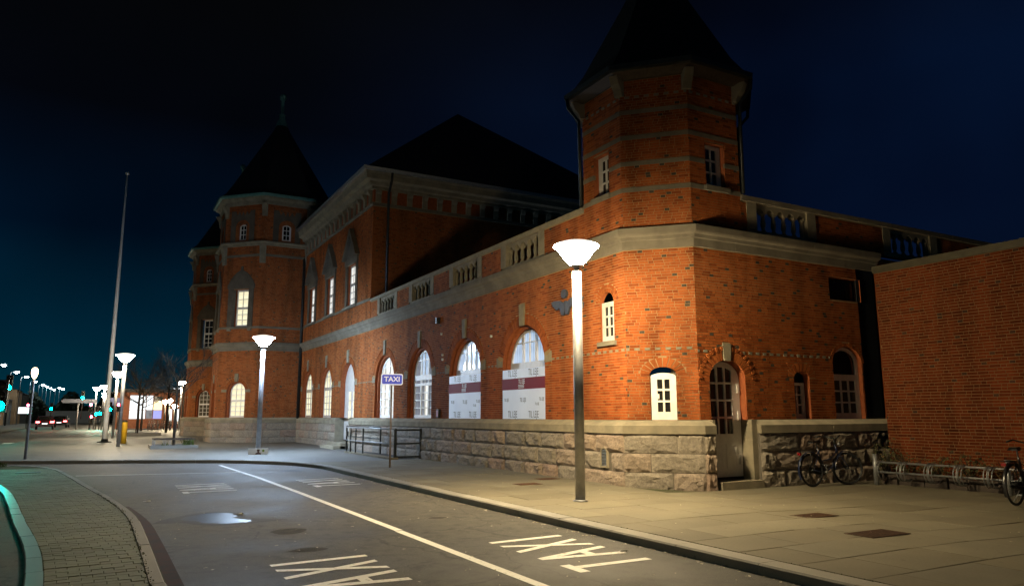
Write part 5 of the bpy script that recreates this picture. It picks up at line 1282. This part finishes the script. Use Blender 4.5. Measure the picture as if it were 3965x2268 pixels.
def make_bike(frame_mat, tail=True, turn=0.0, seed=0):
    """city bicycle: rear hub at the origin side, pointing to +x, wheels on the ground"""
    root = empty('bicycle'); R = .345; wb = 1.10; TYRE = BLACK
    def wheel(x, rot=0.0):
        Mx = Matrix.Translation((x, 0, R)) @ Matrix.Rotation(rot, 4, 'Z')
        W_ = MB(); W_.tube([(R * .955 * cos(a), 0, R * .955 * sin(a)) for a in [2 * pi * k / 30 for k in range(30)]], .019, 8, closed=True)
        wo = W_.build('wheel', TYRE, root, Mx)
        MB().tube([((R * .90) * cos(a), 0, (R * .90) * sin(a)) for a in [2 * pi * k / 30 for k in range(30)]], .011, 6, closed=True).build('rim', DARKM, wo, Mx)
        s = MB(); s.tube([(0, -.05, 0), (0, .05, 0)], .022, 8)
        for k in range(24):
            a = 2 * pi * k / 24; s.tube([(.02 * cos(a + 1), (-1) ** k * .03, .02 * sin(a + 1)), (R * .89 * cos(a), 0, R * .89 * sin(a))], .0018, 3, cap=False)
        s.build('spokes', DARKM, wo, Mx)
    wheel(0); wheel(wb, turn)
    bb = (.42, 0, .29); st_ = (.24, 0, .80); hd0, hd1 = (.86, 0, .62), (.80, 0, .86)
    f = MB()
    f.tube([bb, (.30, 0, .62), st_], .017, 8); f.tube([bb, (.66, 0, .40), hd0], .019, 8); f.tube([(.335, 0, .52), (.62, 0, .56), (.835, 0, .72)], .015, 8)
    f.tube([hd0, hd1], .02, 8)
    for s in (-.055, .055):
        f.tube([bb, (.2, s, .31), (0, s, R)], .010, 6); f.tube([(.265, 0, .72), (.12, s, .52), (0, s, R)], .009, 6)
    f.build('frame', frame_mat, root)
    fk = MB(); ct, sn = cos(turn), sin(turn)
    for s in (-.05, .05): fk.tube([(.865, 0, .62), (.90, s, .60), (wb - .04, s, R + .06), (wb, s, R)], .011, 6)
    fk.build('fork', frame_mat, root)
    for cx in (0, wb):
        m = MB(); rg_ = range(-1, 12) if cx == 0 else range(1, 12)
        pts = [(cx - (R + .035) * cos(pi * k / 12 - .25), R + (R + .037) * sin(pi * k / 12 - .25)) for k in rg_]; n = len(pts)
        m.add([(x, y, z + dz) for x, z in pts for y, dz in ((-.026, -.012), (-.02, 0), (.02, 0), (.026, -.012))], [(4 * i + k, 4 * i + k + 1, 4 * i + k + 5, 4 * i + k + 4) for i in range(n - 1) for k in range(3)], True)
        m.build('mudguard', frame_mat, root)
    sd = MB(); L = [(-.14, .085, .92), (-.08, .09, .925), (0, .06, .925), (.10, .025, .93), (.15, .012, .92)]
    vs = []; 
    for x, wd, z in L: vs += [(.20 + x, -wd, z - .02), (.20 + x, -wd * .6, z + .03), (.20 + x, wd * .6, z + .03), (.20 + x, wd, z - .02)]
    fs = []
    for i in range(4): fs += [(4 * i + k, 4 * i + k + 1, 4 * i + k + 5, 4 * i + k + 4) for k in range(3)] + [(4 * i + 3, 4 * i, 4 * i + 4, 4 * i + 7)]
    sd.add(vs, fs + [(0, 1, 2, 3), (16, 17, 18, 19)], True); sdo = sd.build('saddle', BLACK, root)
    MB().tube([st_, (.215, 0, .90)], .013, 8).build('seat_post', STEEL, root)
    hb = MB(); hb.tube([hd1, (.775, 0, .98)], .014, 8)
    hb.tube([(.58, -.28, 1.03), (.70, -.24, 1.06), (.80, -.08, 1.0), (.80, .08, 1.0), (.70, .24, 1.06), (.58, .28, 1.03)], .012, 8)
    hbo = hb.build('handlebar', DARKM, root)
    for s in (-1, 1): MB().tube([(.56, s * .285, 1.027), (.66, s * .255, 1.05)], .017, 8).build('grip', BLACK, hbo)
    rc = MB()
    for s in (-.06, .06): rc.tube([(.17, s * .5, .72), (.06, s, .735), (-.28, s, .735)], .007, 5); rc.tube([(-.05, s, .735), (0, s, R)], .006, 5)
    for x in (-.02, -.12, -.24): rc.tube([(x, -.06, .735), (x, .06, .735)], .006, 5)
    rc.build('carrier', DARKM, root)
    MB().box(-.33, -.295, -.035, .035, .66, .71).build('rear_light', M('red_reflector', (.20, .006, .008), .3), root)
    MB().lathe([(.0, .0), (.04, .03), (.045, .07), (.0, .09)], 10, (.92, 0, .82)).build('headlight', STEEL, root)
    cr = MB(); cr.tube([(.42, -.05, .29), (.42, .05, .29)], .03, 10); cr.tube([(.42, .06, .29), (.50, .07, .14)], .011, 6); cr.tube([(.42, -.06, .29), (.34, -.07, .44)], .011, 6); cr.box(.46, .55, .07, .16, .125, .145); cr.box(.30, .39, -.16, -.07, .43, .45)
    cr.build('crank', STEEL, root)
    ch = MB(); ch.poly([[(-.05, .31), (.02, .28), (.42, .22), (.50, .27), (.49, .34), (.42, .37), (.02, .40)]], .045, .065); ch.build('chain_guard', DARKM, root)
    MB().tube([(.36, .06, .27), (.26, .16, .01)], .008, 6).build('kickstand', STEEL, root)
    return root
BFR = M('bike_blue_black', (.012, .018, .045), .3, spec=.6); BFR2 = M('bike_black', (.012, .012, .014), .3, spec=.6)
bk = make_bike(BFR, turn=-.45); tb = tree_of(bk)
bk.location = (14.66, 12.02, -.075); bk.rotation_euler = (radians(-3), 0, radians(-2)); bk.scale = (1.1,) * 3
tag(bk, 'dark blue bicycle parked against the granite plinth right of the side door', 'bicycle')
bk2 = make_bike(BFR2); tb2 = tree_of(bk2)
bk2.location = (14.86, 7.72, -.075); bk2.rotation_euler = (0, 0, radians(5)); bk2.scale = (1.1,) * 3
tag(bk2, 'black bicycle at the right edge with its wheel in the rack', 'bicycle')
for i in range(8):
    c = copy_tree(bk2, (4.6 + i * .42, 88 + (i % 2) * .3, 0), radians(72 + 5 * (i % 3)), tree=tb2); tag(c, '%s dark bicycle from the left in the distant row before the shop' % ('first', 'second', 'third', 'fourth', 'fifth', 'sixth', 'seventh', 'eighth')[i], 'bicycle', 'bicycles parked in front of the shop')

# ================================================================ FAR END OF THE STREET
BRF = M('far_brick', (.22, .085, .045), .85, (.16, .06, .035), 3)
sh = empty('corner_shop', (6, 106, 0)); tag(sh, 'low brick shop with large brightly lit windows behind the bare trees', 'shop')
MB().poly([[(1.6, 0), (11.5, 0), (11.5, 4.5), (1.6, 4.5)]] + [[(a, z0_), (b, z0_), (b, z1_), (a, z1_)] for a, b, z0_, z1_ in ((3.2, 5.0, 1.2, 4.1), (5.1, 5.8, 1.2, 4.1), (5.9, 6.9, 1.2, 4.0), (7.5, 8.1, .9, 2.4), (8.4, 9.0, .9, 2.4))], 0, .4).build('wall', BRF, sh, Matrix.Translation((0, 105, 0)))
for a, b, z0_, z1_, mt in ((3.2, 5.0, 2.3, 4.1, SHOPW), (3.2, 5.0, 1.2, 2.25, SHOPW), (5.1, 5.8, 2.3, 4.1, SHOPW), (5.1, 5.8, 1.2, 2.25, LITDIM), (5.9, 6.9, 2.3, 3.3, SHOPY), (5.9, 6.9, 3.35, 4.0, DGLASS), (5.9, 6.9, 1.2, 2.25, EM('shop_violet', (.35, .4, 1), .9)), (7.5, 8.1, .9, 2.4, SHOPW), (8.4, 9.0, .9, 2.4, SHOPW)):
    MB().box(a, b, .2, .24, z0_, z1_).build('window', mt, sh, Matrix.Translation((0, 105, 0)))
MB().box(1.3, 11.8, -.6, 8, 4.5, 4.9).build('roof', SLATE, sh, Matrix.Translation((0, 105, 0)))
MB().box(1.6, 11.5, .4, 7.5, 0, 4.5).build('rear_block', BRF, sh, Matrix.Translation((0, 105, 0)))
MB().box(8.0, 8.9, -1.2, -.6, 4.95, 5.05).build('canopy_lamp', EM('canopy_light', (.9, .95, 1), 1.5), sh, Matrix.Translation((0, 105, 0)))
# buildings on the far side of the street
TAN = M('tan_render', (.42, .28, .16), .85, (.34, .22, .12), 1); GREYR = M('grey_render', (.20, .21, .21), .85, (.15, .16, .16), 1)
def block(x0, x1, y0, y1, h, mat, label, lit=(), name='town_house'):
    r = empty(name, ((x0 + x1) / 2, y0, 0)); tag(r, label, 'building', 'town houses along the far side of the street')
    F = Matrix.Translation((x1, y1, 0)) @ Matrix.Rotation(-pi / 2, 4, 'Z'); L = y1 - y0; n = max(2, int(L / 3.2)); holes = []; wins = []
    for f_ in range(int((h - .6) / 3)):
        for i in range(n):
            u = (i + .5) * L / n; z = 1.0 + 3 * f_
            holes.append([(u - .55, z), (u + .55, z), (u + .55, z + 1.5), (u - .55, z + 1.5)]); wins.append((u, z, (f_, i) in lit))
    F = Matrix.Translation((x1, y0, 0)) @ Matrix.Rotation(pi / 2, 4, 'Z')
    wl = MB().poly([[(0, 0), (L, 0), (L, h), (0, h)]] + holes, 0, .2).build('wall', mat, r, F)
    for u, z, l in wins: MB().box(u - .55, u + .55, .1, .13, z, z + 1.5).build('window', LITY if l else DGLASS, wl, F)
    MB().box(x0, x1 - .21, y0, y1, 0, h).build('rear_block', mat, r)
    MB().add([(x0 - .3, y0, h), (x1 + .3, y0, h), (x1 + .3, y1, h), (x0 - .3, y1, h), ((x0 + x1) / 2, y0, h + 2.6), ((x0 + x1) / 2, y1, h + 2.6)], [(0, 1, 4), (1, 2, 5, 4), (2, 3, 5), (3, 0, 4, 5)]).build('roof', SLATE, r)
block(-30, -17, 62, 100, 6.2, GREYR, 'dark house at the left edge of the street', [(0, 1), (0, 2), (0, 3), (0, 6), (1, 4), (1, 8)])
block(-30, -16.5, 104, 140, 6.5, GREYR, 'dark long house behind the first road lamp', [(0, 1), (0, 2), (0, 4), (0, 7), (1, 5), (1, 9)])
block(-28, -14.8, 146, 158, 7.2, TAN, 'tall tan house lit by the road lamps', [])
block(-28, -15, 162, 172, 4.5, GREYR, 'low dark house right of the tall tan one', [(0, 1)])
block(-28, -14.6, 174, 186, 6.6, TAN, 'smaller tan gabled house farther along the street', [])
block(-28, -14, 192, 240, 6, GREYR, 'farthest dark row house at the end of the street', [(0, 3), (1, 5)])
o = MB().box(-9.6, -8.1, 119, 119.3, 1.9, 2.75).build('lit_shop_sign', SHOPW); tag(o, 'bright white lit shop sign left of the cars', 'lit sign')
MB().tube([(0, 0, 0), (0, 0, 0.1)], .05, 6)
wl_ = MB().box(-10, 1.5, 185, 185.4, 0, 2.6).build('far_wall', M('pale_wall', (.40, .41, .40), .85)); tag(wl_, 'pale low wall closing the view behind the cars', 'wall')
hd = MB(); r_ = random.Random(4)
for k in range(2600):
    x, y = r_.uniform(-14, 9), r_.uniform(192, 200); z = r_.uniform(0, 1) ** .7 * (5 + 2 * sin(x * .8)); s = r_.uniform(.3, .7)
    e1 = Vector((r_.uniform(-1, 1), r_.uniform(-1, 1), r_.uniform(-1, 1))).normalized(); e2 = e1.orthogonal(); p = Vector((x, y, z))
    hd.add([p - e1 * s, p + e2 * s * .7, p + e1 * s, p - e2 * s * .7], [(0, 1, 2, 3)])
tag(hd.build('far_trees', M('far_foliage', (.03, .045, .03), .9)), kind='stuff')
# traffic signals
def make_signal(lit):
    root = empty('traffic_signal')
    MB().tube([(0, 0, 0), (0, 0, 3.3)], .055, 8).build('pole', DARKM, root)
    hs = MB().box(-.19, .19, -.12, .12, 2.33, 3.37).build('housing', BLACK, root)
    for i, z in enumerate((3.17, 2.85, 2.53)):
        mt = {0: REDL, 2: GREENL}.get(i) if (lit == 'red' and i == 0) or (lit == 'green' and i == 2) else DGLASS
        MB().lathe([(.15, 0), (.13, .03), (0, .05)], 14).build('lens', mt, hs, Matrix.Translation((0, -.125, z)) @ Matrix.Rotation(pi / 2, 4, 'X'))
        MB().lathe([(.155, 0), (.155, .10)], 12).build('visor', BLACK, hs, Matrix.Translation((0, -.12, z + .015)) @ Matrix.Rotation(pi / 2, 4, 'X'))
    return root
sr = make_signal('red'); tsr = tree_of(sr); sg = make_signal('green'); tsg = tree_of(sg)
GS = 'traffic signals at the crossing'
SG = [(-2.0, 105, 1.2, 'high green traffic signal above the direction sign'), (-6.3, 128, .1, 'green traffic signal right above the parked cars'), (.95, 95, -.25, 'green traffic signal between the forecourt lamps'), (.0, 97, -.7, 'low green traffic signal left of the flagpole foot'), (-.35, 100, -.72, 'green traffic signal beside the low one at the crossing'), (-8.6, 125, -.6, 'small green traffic signal below the red one at left'), (-5.5, 60, .95, 'tall teal traffic signal on the far left'), (-2.85, 28.92, -.62, 'nearest green traffic signal on the island tip at the left edge')]
for i, (x, y, z, l) in enumerate(SG):
    o = sg if i == 0 else copy_tree(sg, tree=tsg); o.location = (x, y, z); tag(o, l, 'traffic signal', GS)
for i, (x, y, z, l) in enumerate([(-1.0, 100, -.3, 'red traffic signal right of the direction sign'), (1.8, 96, -.35, 'red traffic signal between the two warm forecourt lamps'), (-8.9, 124, -.1, 'red traffic signal beside the lit shop sign'), (-.9, 101, -1.7, 'low red traffic signal under the brighter red one')]):
    o = sr if i == 0 else copy_tree(sr, tree=tsr); o.location = (x, y, z); tag(o, l, 'traffic signal', GS)
# direction sign
ds = empty('direction_sign', (-2.3, 100, 0)); tag(ds, 'pale arrow-shaped direction sign on a post behind the cars', 'direction sign')
MB().tube([(0, 0, 0), (0, 0, 3.4)], .09, 8).build('post', STEEL, ds, WM[ds])
MB().poly([[(-1.5, 3.05), (-1.75, 3.28), (-1.5, 3.5), (1.9, 3.5), (1.9, 3.05)]], -.1, -.04).build('plate', M('sign_grey', (.20, .22, .28), .5), ds, WM[ds])
bs = empty('blue_sign', (1.5, 97, 0)); tag(bs, 'blue lit square sign above the red signal near the forecourt lamps', 'sign')
MB().tube([(0, 0, 0), (0, 0, 3)], .05, 8).build('post', DARKM, bs, WM[bs]); MB().box(-.6, .55, -.1, -.04, 2.75, 3.6).build('plate', EM('blue_panel', (.05, .12, .5), .35), bs, WM[bs])
# cars waiting
def make_car(body):
    root = empty('car')
    prof = [(-2.1, .45), (-2.12, .80), (-2.0, .95), (-1.55, 1.02), (-1.05, 1.40), (-.1, 1.46), (.55, 1.38), (1.15, .98), (1.95, .82), (2.12, .62), (2.1, .35), (-2.0, .32)]
    m = MB(); n = len(prof)
    secs = [(-.86, .93), (-.80, 1.0), (.80, 1.0), (.86, .93)]
    vs = []
    for xx, k in secs:
        for y, z in prof: 
            tp = max(0, (z - .95) / .5); vs.append((xx * (1 - .22 * tp), y * (k if z < .95 else 1), z))
    fs = []
    for s in range(3): fs += [(s * n + i, s * n + (i + 1) % n, (s + 1) * n + (i + 1) % n, (s + 1) * n + i) for i in range(n)]
    fs += [tuple(range(n)), tuple(range(3 * n, 4 * n))]
    m.add(vs, fs); m.build('body', body, root)
    MB().add([(-.60, -1.53, 1.05), (.60, -1.53, 1.05), (.54, -1.10, 1.37), (-.54, -1.10, 1.37)], [(0, 1, 2, 3)]).build('rear_window', DGLASS, root, Matrix.Translation((0, -.03, .02)))
    for s in (-1, 1):
        MB().add([(s * .80, -1.2, 1.03), (s * .80, .95, 1.03), (s * .70, .5, 1.36), (s * .70, -.95, 1.38)], [(0, 1, 2, 3)]).build('side_window', DGLASS, root, Matrix.Translation((s * .02, 0, 0)))
        MB().box(s * .66 - .17, s * .66 + .17, -2.15, -2.05, .72, .88).build('tail_light', TAIL, root)
        for y in (-1.3, 1.3):
            wh = MB().lathe([(.0, -.1), (.20, -.1), (.32, -.09), (.32, .09), (.2, .1), (0, .1)], 18).build('wheel', BLACK, root, Matrix.Translation((s * .76, y, .32)) @ Matrix.Rotation(pi / 2, 4, 'Y'))
            MB().lathe([(.0, -.11), (.19, -.105)], 12).build('rim', STEEL, wh, Matrix.Translation((s * .76 + s * .005, y, .32)) @ Matrix.Rotation(pi / 2 * (-s), 4, 'Y'))
    MB().box(-.26, .26, -2.14, -2.11, .58, .69).build('number_plate', EM('plate_light', (1, .95, .9), 2), root)
    MB().box(-.85, .85, -2.16, -2.04, .36, .54).build('bumper', body, root)
    return root
CP1 = M('car_dark_red', (.05, .012, .015), .3, spec=.7); CP2 = M('car_black', (.015, .016, .02), .3, spec=.7)
c1 = make_car(CP1); c1.location = (-5.3, 98, .12); c1.rotation_euler = (0, 0, radians(3)); tag(c1, 'dark car with red tail lights, left of the waiting pair', 'car', 'cars waiting at the signals')
c2 = make_car(CP2); c2.location = (-4.3, 112, .12); c2.rotation_euler = (0, 0, radians(-4)); tag(c2, 'black car with red tail lights, right of the waiting pair', 'car', 'cars waiting at the signals')
bpy.context.view_layer.update()
